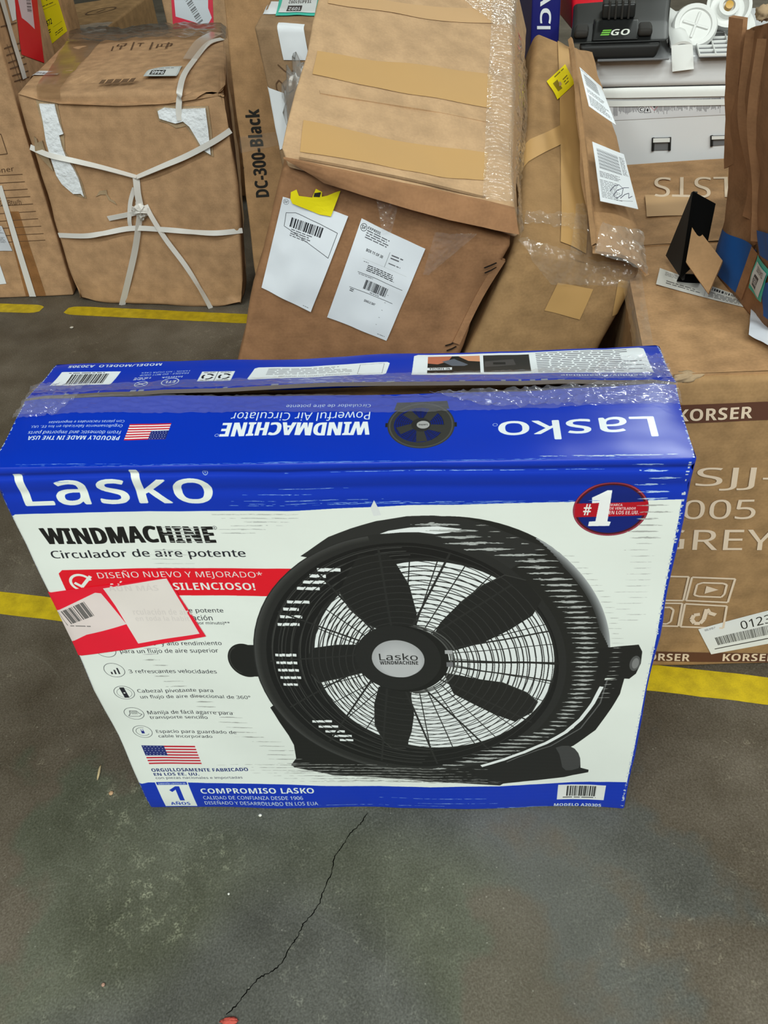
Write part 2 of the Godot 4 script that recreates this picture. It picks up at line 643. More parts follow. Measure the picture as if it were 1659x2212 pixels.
func floor_texture() -> ImageTexture:
	# worn concrete: grey-green and brown patches, pale rubbed spots and fine grit
	var n := 2048
	var big := noise_image(n, 0.0016, 21, 5).get_data()
	var tint := noise_image(n, 0.0011, 33, 3).get_data()
	var mid := noise_image(n, 0.012, 22, 4).get_data()
	var fine := noise_image(n, 0.42, 23, 3).get_data()
	var spots := noise_image(n, 0.05, 24, 3).get_data()
	var where := noise_image(n, 0.0035, 25, 3).get_data()
	var d := PackedByteArray()
	d.resize(n * n * 3)
	for i in n * n:
		var x := (i % n) / float(n) * 2.6 - 1.3
		var z := (i / n) / float(n) * 2.6 - 2.75
		var g := 0.366 + (big[i] - 128) * 0.0006 + (mid[i] - 128) * 0.00035 + (fine[i] - 128) * 0.0008
		# brown ground everywhere but in a grey-green worn patch at the front
		var edge := (mid[i] - 128) * 0.0020 + (big[i] - 128) * 0.0032
		var br := clampf((Vector2((x + 0.14) / 0.36, (z + 0.34) / 0.25).length() - 1.0 + edge * 1.6) * 4.0, 0.0, 1.0)
		br = maxf(br, clampf((0.09 - Vector2(x - 0.10, (z + 0.30) * 0.6).length() + edge * 0.5) * 14.0, 0.0, 0.8))
		var gr := clampf((128 - tint[i]) / 30.0 + 0.5, 0.0, 1.0) * (1.0 - br)
		var r := g - 0.004 * br - 0.004 * gr
		var gg := g - 0.036 * br + 0.001 * gr
		var b := g - 0.022 - 0.060 * br - 0.030 * gr
		# pale rubbed spots
		var s := clampf((spots[i] - 168) / 45.0, 0.0, 1.0) * clampf((where[i] - 140) / 60.0, 0.0, 0.6)
		for q in [[-0.345, -0.49, 0.09], [-0.39, -0.62, 0.07], [-0.255, -0.535, 0.05], [-0.30, -0.455, 0.05]]:
			var dd: float = Vector2(x - q[0], z - q[1]).length() / q[2]
			if dd < 1.0:
				s = maxf(s, clampf((spots[i] - 138) / 40.0, 0.0, 1.0) * (1.0 - dd) * 1.2)
		s *= clampf((fine[i] - 96) / 50.0, 0.0, 1.3)
		r += s * 0.13
		gg += s * 0.13
		b += s * 0.11
		d[i * 3] = clampi(int(255 * r), 0, 255)
		d[i * 3 + 1] = clampi(int(255 * gg), 0, 255)
		d[i * 3 + 2] = clampi(int(255 * b), 0, 255)
	var im := Image.create_from_data(n, n, false, Image.FORMAT_RGB8, d)
	# drag marks
	var rng := RandomNumberGenerator.new()
	rng.seed = 5
	for k in 900:
		var p := Vector2(rng.randf() * n, rng.randf() * n)
		var dir := Vector2.from_angle(rng.randf() * TAU)
		var bend := rng.randf_range(-0.012, 0.012)
		var pale := rng.randf() < 0.62
		var force := rng.randf_range(0.05, 0.30)
		for t in rng.randi_range(6, 90):
			dir = dir.rotated(bend)
			p += dir * 1.2
			if rng.randf() < 0.75:
				var xi := posmod(int(p.x), n)
				var yi := posmod(int(p.y), n)
				im.set_pixel(xi, yi, im.get_pixel(xi, yi).lerp(Color(0.58, 0.58, 0.54) if pale else Color(0.2, 0.19, 0.17), force))
	# specks of grit and chipped paint
	for k in 2600:
		var xi := rng.randi() % n
		var yi := rng.randi() % n
		im.set_pixel(xi, yi, im.get_pixel(xi, yi).lerp(Color(0.72, 0.71, 0.66), rng.randf_range(0.2, 0.8)))
	return ImageTexture.create_from_image(im)

# ---------------------------------------------------------------- the place
func build_room() -> void:
	var fm := std(Color.WHITE, 0.55, 0.4)
	fm.albedo_texture = floor_texture()
	var st := SurfaceTool.new()
	st.begin(Mesh.PRIMITIVE_TRIANGLES)
	var S := 8.0
	var N := 16.0
	for p in [[-S, -S], [S, -S], [S, N], [-S, -S], [S, N], [-S, N]]:
		st.set_normal(Vector3.UP)
		st.set_uv(Vector2((p[0] + 1.3) / 2.6, (p[1] + 2.75) / 2.6))
		st.add_vertex(Vector3(p[0], 0, p[1]))
	for f in [[Vector3(-S, 0, N), Vector3(S, 0, N), Vector3(S, -0.2, N), Vector3(-S, -0.2, N)], [Vector3(-S, -0.2, N), Vector3(S, -0.2, N), Vector3(S, -0.2, -S), Vector3(-S, -0.2, -S)]]:
		for i in [0, 1, 2, 0, 2, 3]:
			st.set_normal(Vector3.DOWN)
			st.set_uv(Vector2(0.1, 0.1))
			st.add_vertex(f[i])
	var floor_ := structure("floor", st.commit(), fm)
	# yellow marking lines, each 5 cm wide, worn at the edges
	var ym := std(Color(0.80, 0.69, 0.055), 0.6)
	ym.albedo_texture = M.fibre
	ym.uv1_triplanar = true
	ym.uv1_scale = Vector3.ONE * 3
	floor_line(floor_, ym, Vector3(-1.6, 0, -1.285), Vector3(0.95, 0, -0.577), 0.0485, 1)
	floor_line(floor_, ym, Vector3(-0.8095,0,-2.137), Vector3(0.75, 0, -1.66), 0.0485, 2)
	floor_line(floor_, ym, Vector3(-1.8, 0, -2.413), Vector3(-0.8819,0,-2.158), 0.0485, 3)
	# the crack across the front of the slab
	var ck: Array = [Vector3(-0.0604,0,-0.57),Vector3(-0.0701,0,-0.5561),Vector3(-0.0831,0,-0.5448),Vector3(-0.0967,0,-0.5251),Vector3(-0.1045,0,-0.5162),Vector3(-0.1084,0,-0.4951),Vector3(-0.1166,0,-0.4786),Vector3(-0.1235,0,-0.4601),Vector3(-0.1319,0,-0.4472),Vector3(-0.1429,0,-0.437),Vector3(-0.1504,0,-0.4218),Vector3(-0.1573,0,-0.4131),Vector3(-0.1676,0,-0.3958),Vector3(-0.1769,0,-0.3877),Vector3(-0.1925,0,-0.3822),Vector3(-0.2049,0,-0.3698),Vector3(-0.216,0,-0.3566),Vector3(-0.2285,0,-0.3452)]
	var wob := RandomNumberGenerator.new()
	wob.seed = 4
	var cs := SurfaceTool.new()
	cs.begin(Mesh.PRIMITIVE_TRIANGLES)
	var pts := []
	for i in ck.size() - 1:
		for k in 7:
			pts.append(ck[i].lerp(ck[i + 1], k / 7.0) + Vector3(wob.randf_range(-1, 1), 0, wob.randf_range(-1, 1)) * 0.0009)
	for i in pts.size() - 1:
		var d: Vector3 = (pts[i + 1] - pts[i]).normalized()
		var q := Vector3(-d.z, 0, d.x)
		var w0 := 0.00028 + 0.0003 * absf(sin(i * 0.37))
		var w1 := 0.00028 + 0.0003 * absf(sin((i + 1) * 0.37))
		var up := Vector3(0, 0.0003, 0)
		for p in [pts[i] + q * w0, pts[i + 1] + q * w1, pts[i + 1] - q * w1, pts[i] + q * w0, pts[i + 1] - q * w1, pts[i] - q * w0]:
			cs.set_normal(Vector3.UP)
			cs.add_vertex(p + up)
	part("crack", cs.commit(), std(Color(0.15, 0.14, 0.12), 0.9), floor_, "thin dark crack in the concrete")
	# walls and ceiling, far outside the frame
	var wall := std(Color(0.62, 0.61, 0.58), 0.9)
	var H := 5.6
	var F := 16.0
	structure("wall_back", bar(Vector3(-S, 0, -S), Vector3(2 * S, 0, 0), Vector3(0, H, 0), Vector3(0, 0, -0.2)), wall)
	structure("wall_front", bar(Vector3(-S, 0, F + 0.2), Vector3(2 * S, 0, 0), Vector3(0, H, 0), Vector3(0, 0, -0.2)), wall)
	structure("wall_left", bar(Vector3(-S - 0.2, 0, F), Vector3(0.2, 0, 0), Vector3(0, H, 0), Vector3(0, 0, -S - F)), wall)
	structure("wall_right", bar(Vector3(S, 0, F), Vector3(0.2, 0, 0), Vector3(0, H, 0), Vector3(0, 0, -S - F)), wall)
	structure("ceiling", bar(Vector3(-S, H, F), Vector3(2 * S, 0, 0), Vector3(0, 0.2, 0), Vector3(0, 0, -S - F)), std(Color(0.75, 0.75, 0.73), 0.9))

func floor_line(parent: Node, mat: Material, a: Vector3, b: Vector3, w: float, seed_: int) -> void:
	var nz := FastNoiseLite.new()
	nz.seed = seed_
	nz.frequency = 14.0
	var d := (b - a).normalized()
	var q := Vector3(-d.z, 0, d.x)
	var n := int(a.distance_to(b) / 0.012)
	var rows_ := []
	for j in [0, 1]:
		var r := PackedVector3Array()
		for i in n + 1:
			var t := float(i) / n
			var e := 1.0 - 0.45 * (exp(-t * a.distance_to(b) / 0.012) + exp(-(1 - t) * a.distance_to(b) / 0.012))
			var p := a.lerp(b, t)
			r.append(p + q * (j - 0.5) * w * e + q * 0.0012 * nz.get_noise_2d(p.x + j * 9, p.z) + Vector3(0, 0.0004, 0))
		rows_.append(r)
	part("marking_line", done(grid_mesh(rows_, even(n), even(1))), mat, parent, "yellow floor marking line")

func build_lamps() -> void:
	var glow := std(Color(0.95, 0.95, 0.95), 0.5)
	glow.emission_enabled = true
	glow.emission = LAMP_COLOR
	glow.emission_energy_multiplier = 4.0
	var metal := std(Color(0.8, 0.8, 0.8), 0.5)
	for at in LAMPS:
		var t := thing("ceiling_light", "long white ceiling light hanging above the cartons", "ceiling light", "ceiling lights in rows")
		t.position = Vector3(at[0], LAMP_Y, at[1])
		part("housing", bar(Vector3(-0.65, 0.0, 0.17), Vector3(1.3, 0, 0), Vector3(0, 0.08, 0), Vector3(0, 0, -0.34), 0.01), metal, t)
		part("lamp_panel", bar(Vector3(-0.6, -0.012, 0.14), Vector3(1.2, 0, 0), Vector3(0, 0.012, 0), Vector3(0, 0, -0.28), 0.003), glow, t)
		for s in [-1, 1]:
			part("hanger_rod", tube(Vector3(0.5 * s, 0.08, 0), Vector3(0.5 * s, 5.6 - LAMP_Y, 0), 0.006), metal, t)
		var l := AreaLight3D.new()
		l.name = "light"
		l.area_size = Vector2(1.2, 0.28)
		l.light_energy = LAMP_ENERGY
		l.light_color = LAMP_COLOR
		l.area_range = 30.0
		l.area_attenuation = 2.0
		l.shadow_enabled = true
		t.add_child(l, true)
		l.position = Vector3(0, -0.02, 0)
		l.rotation_degrees.x = -90

# ---------------------------------------------------------------- the fan carton
const BLUE := Color(0.012, 0.19, 0.69)
const WHITE := Color(0.895, 0.91, 0.89)
const BLACK := Color(0.115, 0.115, 0.11)

func V(x: float, y: float) -> Vector2:
	return Vector2(x, y)

func draw_fan(c: Canvas) -> void:
	var white := Color(0.90, 0.91, 0.91)
	var rim := Color(0.155, 0.155, 0.15)
	var soft := Color(0.20, 0.20, 0.195)
	# yoke and base
	c.poly([V(566, 300), V(592, 296), V(590, 325), V(583, 350), V(569, 392), V(546, 424), V(520, 446), V(480, 470), V(440, 486), V(400, 497), V(452, 469), V(493, 440), V(520, 415), V(544, 388), V(560, 345)], BLACK)
	c.poly([V(216, 425), V(214, 455), V(206, 469), V(209, 476), V(254, 493), V(462, 514), V(466, 510), V(540, 497), V(568, 485), V(568, 479), V(558, 474), V(556, 452), V(549, 432), V(540, 423), V(528, 424), V(495, 438), V(440, 462), V(363, 478), V(290, 455), V(240, 400), V(205, 345), V(200, 350), V(206, 378), V(213, 405)], BLACK)
	c.poly([V(526, 428), V(533, 424), V(541, 424), V(548, 430), V(553, 440), V(556, 452), V(557, 466), V(556, 475), V(548, 480), V(541, 480), V(536, 472), V(534, 458), V(531, 442)], Color(0.25, 0.25, 0.25))
	c.stroke([V(206, 471), V(254, 491), V(300, 496), V(462, 511)], 1.5, soft)
	c.stroke([V(574, 300), V(570, 340), V(552, 388), V(520, 425), V(470, 462)], 1.6, Color(0.36, 0.36, 0.36))
	# side knobs
	c.ellipse(187, 266.5, 19, 27.5, BLACK)
	c.rect(184, 241, 206, 293, BLACK)
	c.ring(183, 266, 13, 22, 1.0, Color(0.22, 0.22, 0.215), PI * 0.6, PI * 1.4)
	# the drum behind the front ring: right side wall with its pale far edge
	var drum := []
	for i in 61:
		var t := -PI / 2 - 0.4 + (PI + 0.3) * i / 60.0
		drum.append(V(413 + 160 * cos(t), 268 + 204 * sin(t)))
	drum.append(V(363, 485))
	drum.append(V(340, 90))
	c.poly(drum, Color(0.13, 0.13, 0.125))
	for k in 9:
		c.ring(413, 268, 159.5 - k * 0.9, 203 - k * 0.9, 1.3, Color(0.62, 0.63, 0.64).lerp(Color(0.2, 0.2, 0.2), k / 9.0), -1.05 + 0.03 * k, -0.10 - 0.02 * k)
	c.stroke([V(569, 312), V(562, 340), V(551, 370), V(536, 396), V(514, 420), V(490, 441), V(466, 457), V(440, 470)], 4.6, white)
	c.poly([V(560, 246), V(580, 243), V(600, 240), V(605, 252), V(606, 272), V(603, 290), V(597, 299), V(574, 296), V(562, 298)], BLACK)
	c.ellipse(600, 272, 5.5, 13, Color(0.34, 0.34, 0.34))
	c.ellipse(600.5, 272, 3.5, 9, Color(0.5, 0.5, 0.5))
	# handle
	c.poly([V(270, 112), V(300, 88), V(322, 78), V(347, 69), V(375, 64), V(400, 63.5), V(426, 66), V(446, 73), V(462, 82), V(500, 103), V(470, 130), V(300, 120)], Color(0.17, 0.17, 0.165))
	c.poly([V(348, 85), V(357, 81), V(378, 77.5), V(403, 76.5), V(425, 79.5), V(413, 84), V(400, 86), V(385, 83.5), V(368, 83.5)], white)
	# front ring
	c.ellipse(363, 285, 167, 201, rim)
	for k in 5:
		c.ring(363, 285, 165 - k * 1.2, 199 - k * 1.2, 1.4, Color(0.25, 0.25, 0.245).lerp(rim, k / 5.0), PI * 0.55, PI * 1.45)
	c.ellipse(366, 284, 156, 188, Color(0.09, 0.09, 0.088))
	for k in 6:
		c.ring(368 + k * 3.6, 283 - k * 1.2, 151 - k * 6.5, 181 - k * 6.0, 1.1, Color(0.24, 0.24, 0.235), PI * 0.5, PI * 1.5)
	# vents through the left of the drum
	for k in 27:
		var t := PI * (0.735 + 0.0215 * k)
		if k in [5, 6, 7, 8, 9, 15, 16, 17, 22]:
			continue
		var p := V(389 + 160 * cos(t), 278 + 186 * sin(t))
		for e in [[-7.5, -3.0], [-0.5, 5.5], [7.5, 12.0]]:
			if e[0] > 7 and k % 5 == 0:
				continue
			var o := V(p.x + e[0] * 1.05, p.y)
			c.line(o, o + V(e[1] - e[0] + 1.0, (e[1] - e[0]) * 0.12), 4.3, white)
	# opening with the rear guard seen against white
	c.ellipse(389, 275, 130, 160, Color(0.13, 0.13, 0.128))
	c.ellipse(390, 275.5, 127, 156, white)
	for k in 15:
		var f := 0.36 + k * 0.043
		c.ring(366 + 24 * f, 268 + 8 * f, 127 * f, 156 * f, 1.25, BLACK)
	for k in 30:
		var a := TAU * k / 30 + 0.1
		c.line(V(372 + 40 * cos(a), 268 + 48 * sin(a)), V(390 + 128 * cos(a + 0.09), 275 + 157 * sin(a + 0.09)), 1.1, BLACK)
	# blades
	var dark := Color(0.125, 0.125, 0.12)
	for b in [[V(326, 112), V(313, 136), V(302, 160), V(310, 185), V(325, 208), V(345, 222), V(376, 214), V(377, 190), V(372, 152), V(360, 120), V(352, 109)], [V(328, 312), V(320, 345), V(317, 385), V(325, 420), V(334, 433), V(350, 433), V(359, 400), V(364, 365), V(362, 312)], [V(262, 246), V(256, 262), V(256, 290), V(262, 305), V(285, 297), V(318, 285), V(318, 240), V(290, 240)], [V(386, 240), V(400, 205), V(420, 177), V(443, 152), V(464, 138), V(484, 145), V(500, 172), V(492, 195), V(470, 216), V(443, 236), V(405, 252)], [V(400, 286), V(430, 295), V(462, 303), V(490, 322), V(502, 338), V(496, 360), V(478, 378), V(455, 364), V(436, 348), V(410, 325)]]:
		c.poly(b, dark)
		c.stroke(b.slice(2, 6), 1.2, Color(0.22, 0.22, 0.215))
	# front guard: rings about the hub and straight spokes
	for k in 13:
		var f := 0.335 + k * 0.05
		c.ring(353 + 14 * f, 264 + 18 * f, 160 * f, 193 * f, 0.9, Color(0.19, 0.19, 0.185))
	for k in 14:
		var a := TAU * k / 14 + 0.15
		c.line(V(353 + 42 * cos(a), 264 + 50 * sin(a)), V(366 + 152 * cos(a - 0.06), 284 + 184 * sin(a - 0.06)), 2.2, Color(0.16, 0.16, 0.155))
	c.line(V(395, 266), V(522, 270), 3.2, Color(0.13, 0.13, 0.125))
	# hub
	for k in 5:
		c.ring(364 - k * 2.0, 266, 52 - k * 1.5, 58 - k, 1.6, Color(0.33, 0.33, 0.325).lerp(BLACK, 0.5 * (k % 2)), -1.4, 1.5)
	c.ellipse(358, 265, 49, 56, Color(0.10, 0.10, 0.098))
	c.rect(403, 248, 411, 254, Color(0.66, 0.66, 0.67))
	c.rect(404, 268, 411, 276, Color(0.45, 0.45, 0.46))
	c.ellipse(353, 264, 45.5, 54, Color(0.14, 0.14, 0.137))
	for k in 24:
		c.ellipse(353 + 0.1 * k, 264 + 0.35 * k, 28 - k * 0.35, 31 - k * 0.35, Color(0.66, 0.66, 0.67).lerp(Color(0.73, 0.73, 0.74), k / 24.0))
	c.text("Lasko", 333, 254.5, 374, 266, Color(0.16, 0.16, 0.16))
	c.text("WINDMACHINE", 333, 267, 374, 273, Color(0.13, 0.13, 0.13), true)

func small_fan(c: Canvas, x: float, y: float, k: float) -> void:
	# the same fan, small and upside down, on the top flap
	var g := Color(0.20, 0.20, 0.19)
	c.poly([V(x - 26 * k, y - 24 * k), V(x - 24 * k, y - 37 * k), V(x + 24 * k, y - 37 * k), V(x + 26 * k, y - 24 * k)], g)
	c.rect(x - 33 * k, y - 3 * k, x + 33 * k, y + 3.5 * k, BLACK)
	c.ellipse(x, y, 31 * k, 36 * k, g)
	c.ring(x, y, 29 * k, 34 * k, 1.4 * k, Color(0.29, 0.29, 0.28))
	c.ellipse(x - 2 * k, y, 23 * k, 27 * k, Color(0.02, 0.10, 0.42))
	for i in 9:
		c.ring(x - 1 * k, y, (6 + 2 * i) * k, (7 + 2.3 * i) * k, 0.5 * k, BLACK)
	for i in 24:
		var a := TAU * i / 24
		c.line(V(x, y), V(x - 1 * k + 23 * k * cos(a), y + 27 * k * sin(a)), 0.4 * k, BLACK)
	for i in 5:
		var a := TAU * i / 5 + 0.35
		var p := V(x, y)
		c.poly([p + V(5 * cos(a - 0.5), 6 * sin(a - 0.5)) * k, p + V(22 * cos(a - 0.33), 26 * sin(a - 0.33)) * k, p + V(23 * cos(a + 0.12), 27 * sin(a + 0.12)) * k, p + V(6 * cos(a + 0.7), 7 * sin(a + 0.7)) * k], g)
	c.ellipse(x, y, 9 * k, 10.5 * k, Color(0.15, 0.15, 0.15))
	c.ellipse(x + 2 * k, y, 6 * k, 6 * k, Color(0.62, 0.62, 0.62))
	c.text("Lasko", x - 2 * k, y - 1 * k, x + 6 * k, y + 1.5 * k, Color(0.2, 0.2, 0.2), true, 180)

func front_art() -> ImageTexture:
	var c := Canvas.new(self, 620, 571, 3.0, WHITE)
	var ink := Color(0.14, 0.14, 0.17)
	var red := Color(0.88, 0.075, 0.15)
	c.poly([V(0, 0), V(620, 0), V(620, 45.5), V(378, 51), V(276, 54.5), V(5, 54.5), V(0, 58)], BLUE)
	for k in 5:
		var e := V([-0.7, 0.7, 0.0, 0.0, 0.0][k], [0.0, 0.0, -0.7, 0.7, 0.0][k])
		c.text("Lasko", 20.2 + e.x, 6.2 + e.y, 200.3 + e.x, 44.8 + e.y, WHITE)
	c.text("R", 197.6, 10, 199.2, 12.4, WHITE)
	c.ring(198.4, 11.2, 2.2, 2.2, 0.4, WHITE)
	c.text("WINDMACHINE", 21, 72.8, 191, 94, Color(0.10, 0.10, 0.10), true)
	for k in 6:
		c.text("WINDMACHINE", 21 + k * 0.34, 72.8 + 0.4 * (k % 2), 190 + k * 0.34, 93.6 + 0.4 * (k % 2), Color(0.10, 0.10, 0.10), true)
	c.ring(193.6, 75, 2.0, 2.0, 0.35, ink)
	c.text("R", 192.9, 74, 194.4, 76.2, ink)
	c.text("Circulador de aire potente", 21.6, 102.4, 216.5, 116, ink)
	c.text("Circulador de aire potente", 21.95, 102.4, 216.85, 116, ink)
	# red banner
	c.poly([V(26, 128.5), V(262, 128.3), V(250, 140), V(240, 155), V(232, 167), V(20, 165.5), V(21, 133)], red)
	c.ring(40.3, 147, 11, 11.5, 3.0, WHITE, 0.9, TAU - 0.35)
	c.stroke([V(33.5, 147), V(39, 152.5), V(52, 138)], 3.6, WHITE)
	c.text("DISEÑO NUEVO Y MEJORADO*", 60, 131, 228.5, 143, WHITE)
	c.text("AÚN MÁS SILENCIOSO!", 66.5, 145.5, 218, 158.8, WHITE, true)
	# features
	c.text("Circulación de aire potente", 74, 184.5, 178.3, 193, ink)
	c.text("en toda la habitación", 78, 195, 164.3, 203, ink)
	c.text("(pies cúbicos de aire por minuto)**", 92, 204.6, 181.5, 210.4, ink)
	c.text("Aspas de 20\" y alto rendimiento", 51, 234.6, 166, 243, ink)
	c.text("para un flujo de aire superior", 51, 246, 160, 255, ink)
	c.text("3 refrescantes velocidades", 51, 281.3, 150.8, 288.2, ink)
	c.text("Cabezal pivotante para", 51, 316.6, 139, 325, ink)
	c.text("un flujo de aire direccional de 360°", 51.3, 327.6, 180.4, 336, ink)
	c.text("Manija de fácil agarre para", 51.4, 358, 152.8, 367.6, ink)
	c.text("transporte sencillo", 51.4, 368.6, 121, 376.6, ink)
	c.text("Espacio para guardado de", 51.6, 396.6, 150, 405, ink)
	c.text("cable incorporado", 52.2, 406.3, 118.6, 414, ink)
	for y in [248.0, 282.5, 322.6, 363.1, 400.4]:
		c.ring(34.9, y, 11.6, 12.0, 0.55, ink)
	c.rect(28, 247, 42, 251, ink)
	for k in 3:
		c.rect(29.6 + k * 4.2, 285.5 - k * 3.4, 31.4 + k * 4.2, 289.5, ink)
	c.poly([V(31.5, 313), V(37, 313), V(38.5, 332), V(33, 332)], ink)
	c.ellipse(35, 323, 1.2, 1.2, WHITE)
	c.ring(35, 323, 8.5, 8.5, 0.3, ink)
	c.stroke([V(27, 368), V(30, 369), V(40, 369), V(44, 365), V(41, 363), V(39, 358), V(31, 357.5), V(30, 364), V(27, 368)], 0.7, ink)
	for k in 4:
		c.line(V(32.2 + k * 1.9, 359), V(32.6 + k * 1.9, 364.5), 0.6, ink)
	c.ring(35, 400.4, 8, 8, 0.5, ink, 0.6, TAU - 1.2)
	c.rect(33.2, 399, 36.8, 404, Color(0.1, 0.13, 0.5))
	c.rect(33.5, 395.5, 34.2, 399, Color(0.1, 0.13, 0.5))
	c.rect(35.8, 395.5, 36.5, 399, Color(0.1, 0.13, 0.5))
	c.flag(25.6, 428.5, 93, 467.5)
	var bl := Color(0.07, 0.13, 0.40)
	c.text("ORGULLOSAMENTE FABRICADO", 25.2, 477, 149, 484.5, bl, true)
	c.text("EN LOS EE. UU.", 25.6, 487, 84.4, 493.5, bl, true)
	c.text("con piezas nacionales e importadas", 26, 495.5, 138.5, 502.5, Color(0.2, 0.2, 0.3))
	draw_fan(c)
	# lower band
	c.poly([V(0, 509), V(5, 511), V(14, 508), V(66, 509), V(180, 514), V(237, 517.5), V(330, 519), V(460, 516), V(615, 506), V(620, 506), V(620, 571), V(0, 571)], BLUE)
	c.poly([V(22.5, 506.5), V(65.5, 507.3), V(65.5, 565.5), V(22.5, 565.5)], WHITE)
	c.rect(24, 507.5, 64, 513.8, BLUE)
	c.text("GARANTÍA LIMITADA DE", 26, 508.6, 62, 512.8, WHITE, true)
	c.text("1", 37, 517.5, 52, 551, BLUE, true)
	c.text("AÑOS", 31, 553, 57, 562.5, BLUE, true)
	c.text("COMPROMISO LASKO", 78, 522.5, 226, 534.5, WHITE, true)
	c.text("CALIDAD DE CONFIANZA DESDE 1906", 78, 540.5, 209.5, 548.6, WHITE)
	c.text("DISEÑADO Y DESARROLLADO EN LOS EUA", 77.2, 551.5, 227.5, 561.8, WHITE)
	c.rect(533.8, 516, 592, 551, Color(0.88, 0.88, 0.87))
	c.bars(545, 519, 581, 543, 0.55, Color(0.1, 0.1, 0.1))
	c.rows(541, 545, 586, 549, 1, Color(0.2, 0.2, 0.2))
	c.text("MODELO A20305", 531, 560.5, 590, 567.5, WHITE, true)
	# number one badge
	c.ellipse(555.5, 57, 32.5, 31, Color(0.30, 0.05, 0.10))
	c.ring(555.5, 57, 31.5, 30, 1.4, Color(0.62, 0.22, 0.30))
	c.ellipse(555.5, 57, 29, 27.5, Color(0.03, 0.12, 0.45))
	c.poly([V(524.6, 50), V(586.6, 47.5), V(587, 63.5), V(525, 66)], Color(0.70, 0.05, 0.13))
	c.text("#", 532, 50.5, 539, 63.5, WHITE, true)
	c.poly([V(538.5, 43), V(551, 35), V(555, 35), V(554, 70.5), V(557, 71), V(556, 76), V(537.5, 76.5), V(538, 71), V(543.5, 70.5), V(545, 49), V(539, 49.5)], Color(0.93, 0.93, 0.93))
	c.text("MARCA", 555, 49.8, 565.2, 52.6, WHITE, true)
	c.text("DE VENTILADOR", 554.8, 53.8, 577, 56.8, WHITE, true)
	c.text("EN LOS EE.UU.", 554.5, 58, 580, 62.2, WHITE, true)
	# worn print: pale streaks over ink, grey streaks over white
	var wear := Color(0.68, 0.69, 0.68)
	var grey := Color(0.62, 0.62, 0.61)
	for k in 53:
		var y := 74.0 + 7.75 * k
		var t := (y - 268) / 203.0
		var xr := 413 + 160 * sqrt(maxf(0.0, 1.0 - t * t)) - 6
		var tl := (y - 285) / 201.0
		var xl := 363 + 167 * sqrt(maxf(0.0, 1.0 - tl * tl)) + 3 if absf(tl) < 1.0 else 400.0
		if y < 110:
			xl = 375 + (y - 74) * 1.2
			xr = 430 + (y - 74) * 1.7
		if y > 380:
			xl = minf(xl, 520 - (y - 380) * 1.5)
			xr = minf(xr, 560 - (y - 380) * 0.9)
		var m := xl + (xr - xl) * c.rng.randf_range(0.0, 0.12)
		c.scuff(m, xr - c.rng.randf() * 6, y, 3.2, wear, 0.98)
		if y < 330:
			c.scuff(xr + 4, xr + 22, y + 1, 1.0, Color(0.70, 0.70, 0.69), 0.35)
	for k in 28:
		var y := 236.0 + 9.6 * k
		var m := 75.0 + maxf(0.0, k - 6.0) * 6.2 + c.rng.randf_range(-6, 6)
		c.scuff(m, m + 24 + k * 1.1, y, 1.8, grey if k > 2 else Color(0.7, 0.7, 0.7), 0.6)
	for k in 7:
		c.scuff(110 + k * 12, 330 + k * 25 + c.rng.randf() * 40, 470.0 + 6.3 * k, 1.6, Color(0.62, 0.62, 0.61), 0.6)
	for k in 6:
		c.scuff(205 + 40 * c.rng.randf(), 430 + 90 * c.rng.randf(), 478.0 + 5.5 * k, 2.2, Color(0.5, 0.5, 0.49), 0.35)
	for k in 6:
		c.scuff(176 + c.rng.randf() * 30, 300 - k * 12, 59.0 + 4.6 * k, 1.1, Color(0.68, 0.69, 0.68), 0.5)
	for k in 5:
		c.scuff(133 + k * 1.5, 192, 75.0 + 4.3 * k, 2.0, Color(0.72, 0.73, 0.72), 0.6)
	for k in 5:
		c.scuff(112, 168, 104.0 + 6.0 * k, 1.2, Color(0.74, 0.75, 0.74), 0.5)
	for y in [48.5, 50.2]:
		c.scuff(195, 560, y - 2.0, 1.2, Color(0.5, 0.62, 0.85), 0.35)
	for e in [[205, 370, 43, 1.3], [220, 300, 36, 1.0], [250, 330, 30, 0.8], [240, 560, 12, 0.9], [45, 75, 18, 1.0], [300, 470, 545, 1.3], [130, 215, 556, 1.6], [150, 420, 562, 1.2], [350, 480, 556, 1.4], [430, 560, 567, 2.2], [10, 330, 569, 1.0]]:
		c.scuff(e[0], e[1], e[2], e[3] * 0.8, Color(0.55, 0.66, 0.86), 0.4)
	for k in 12:
		var x := 566.0 + c.rng.randf() * 14
		c.scuff(x, x + 34, 6.0 + 7.7 * k, 2.0, Color(0.70, 0.78, 0.9) if k < 6 else Color(0.66, 0.66, 0.65), 0.7)
	for k in 14:
		c.scuff(576 - c.rng.randf() * 16, 606, 98.0 + 8.0 * k, 1.0, Color(0.72, 0.72, 0.71), 0.4)
	# torn paper where the band was pulled, and frayed side edges
	c.poly([V(343, 53), V(347, 44), V(350, 53), V(352, 62), V(345, 63)], Color(0.86, 0.87, 0.87))
	for k in 260:
		var y := c.rng.randf() * 571
		c.rect(0, y, c.rng.randf_range(0.3, 2.2), y + c.rng.randf_range(0.8, 3), Color(0.80, 0.81, 0.82) if y > 58 else Color(0.45, 0.55, 0.8))
	c.poly([V(614.5, 0), V(620, 0), V(620, 571), V(616, 571), V(616.5, 300)], BLUE)
	for k in 160:
		var y := c.rng.randf() * 571
		c.rect(613.5 + c.rng.randf() * 2, y, 615.5 + c.rng.randf() * 2, y + c.rng.randf_range(0.6, 2.5), Color(0.75, 0.77, 0.82))
	return c.texture()

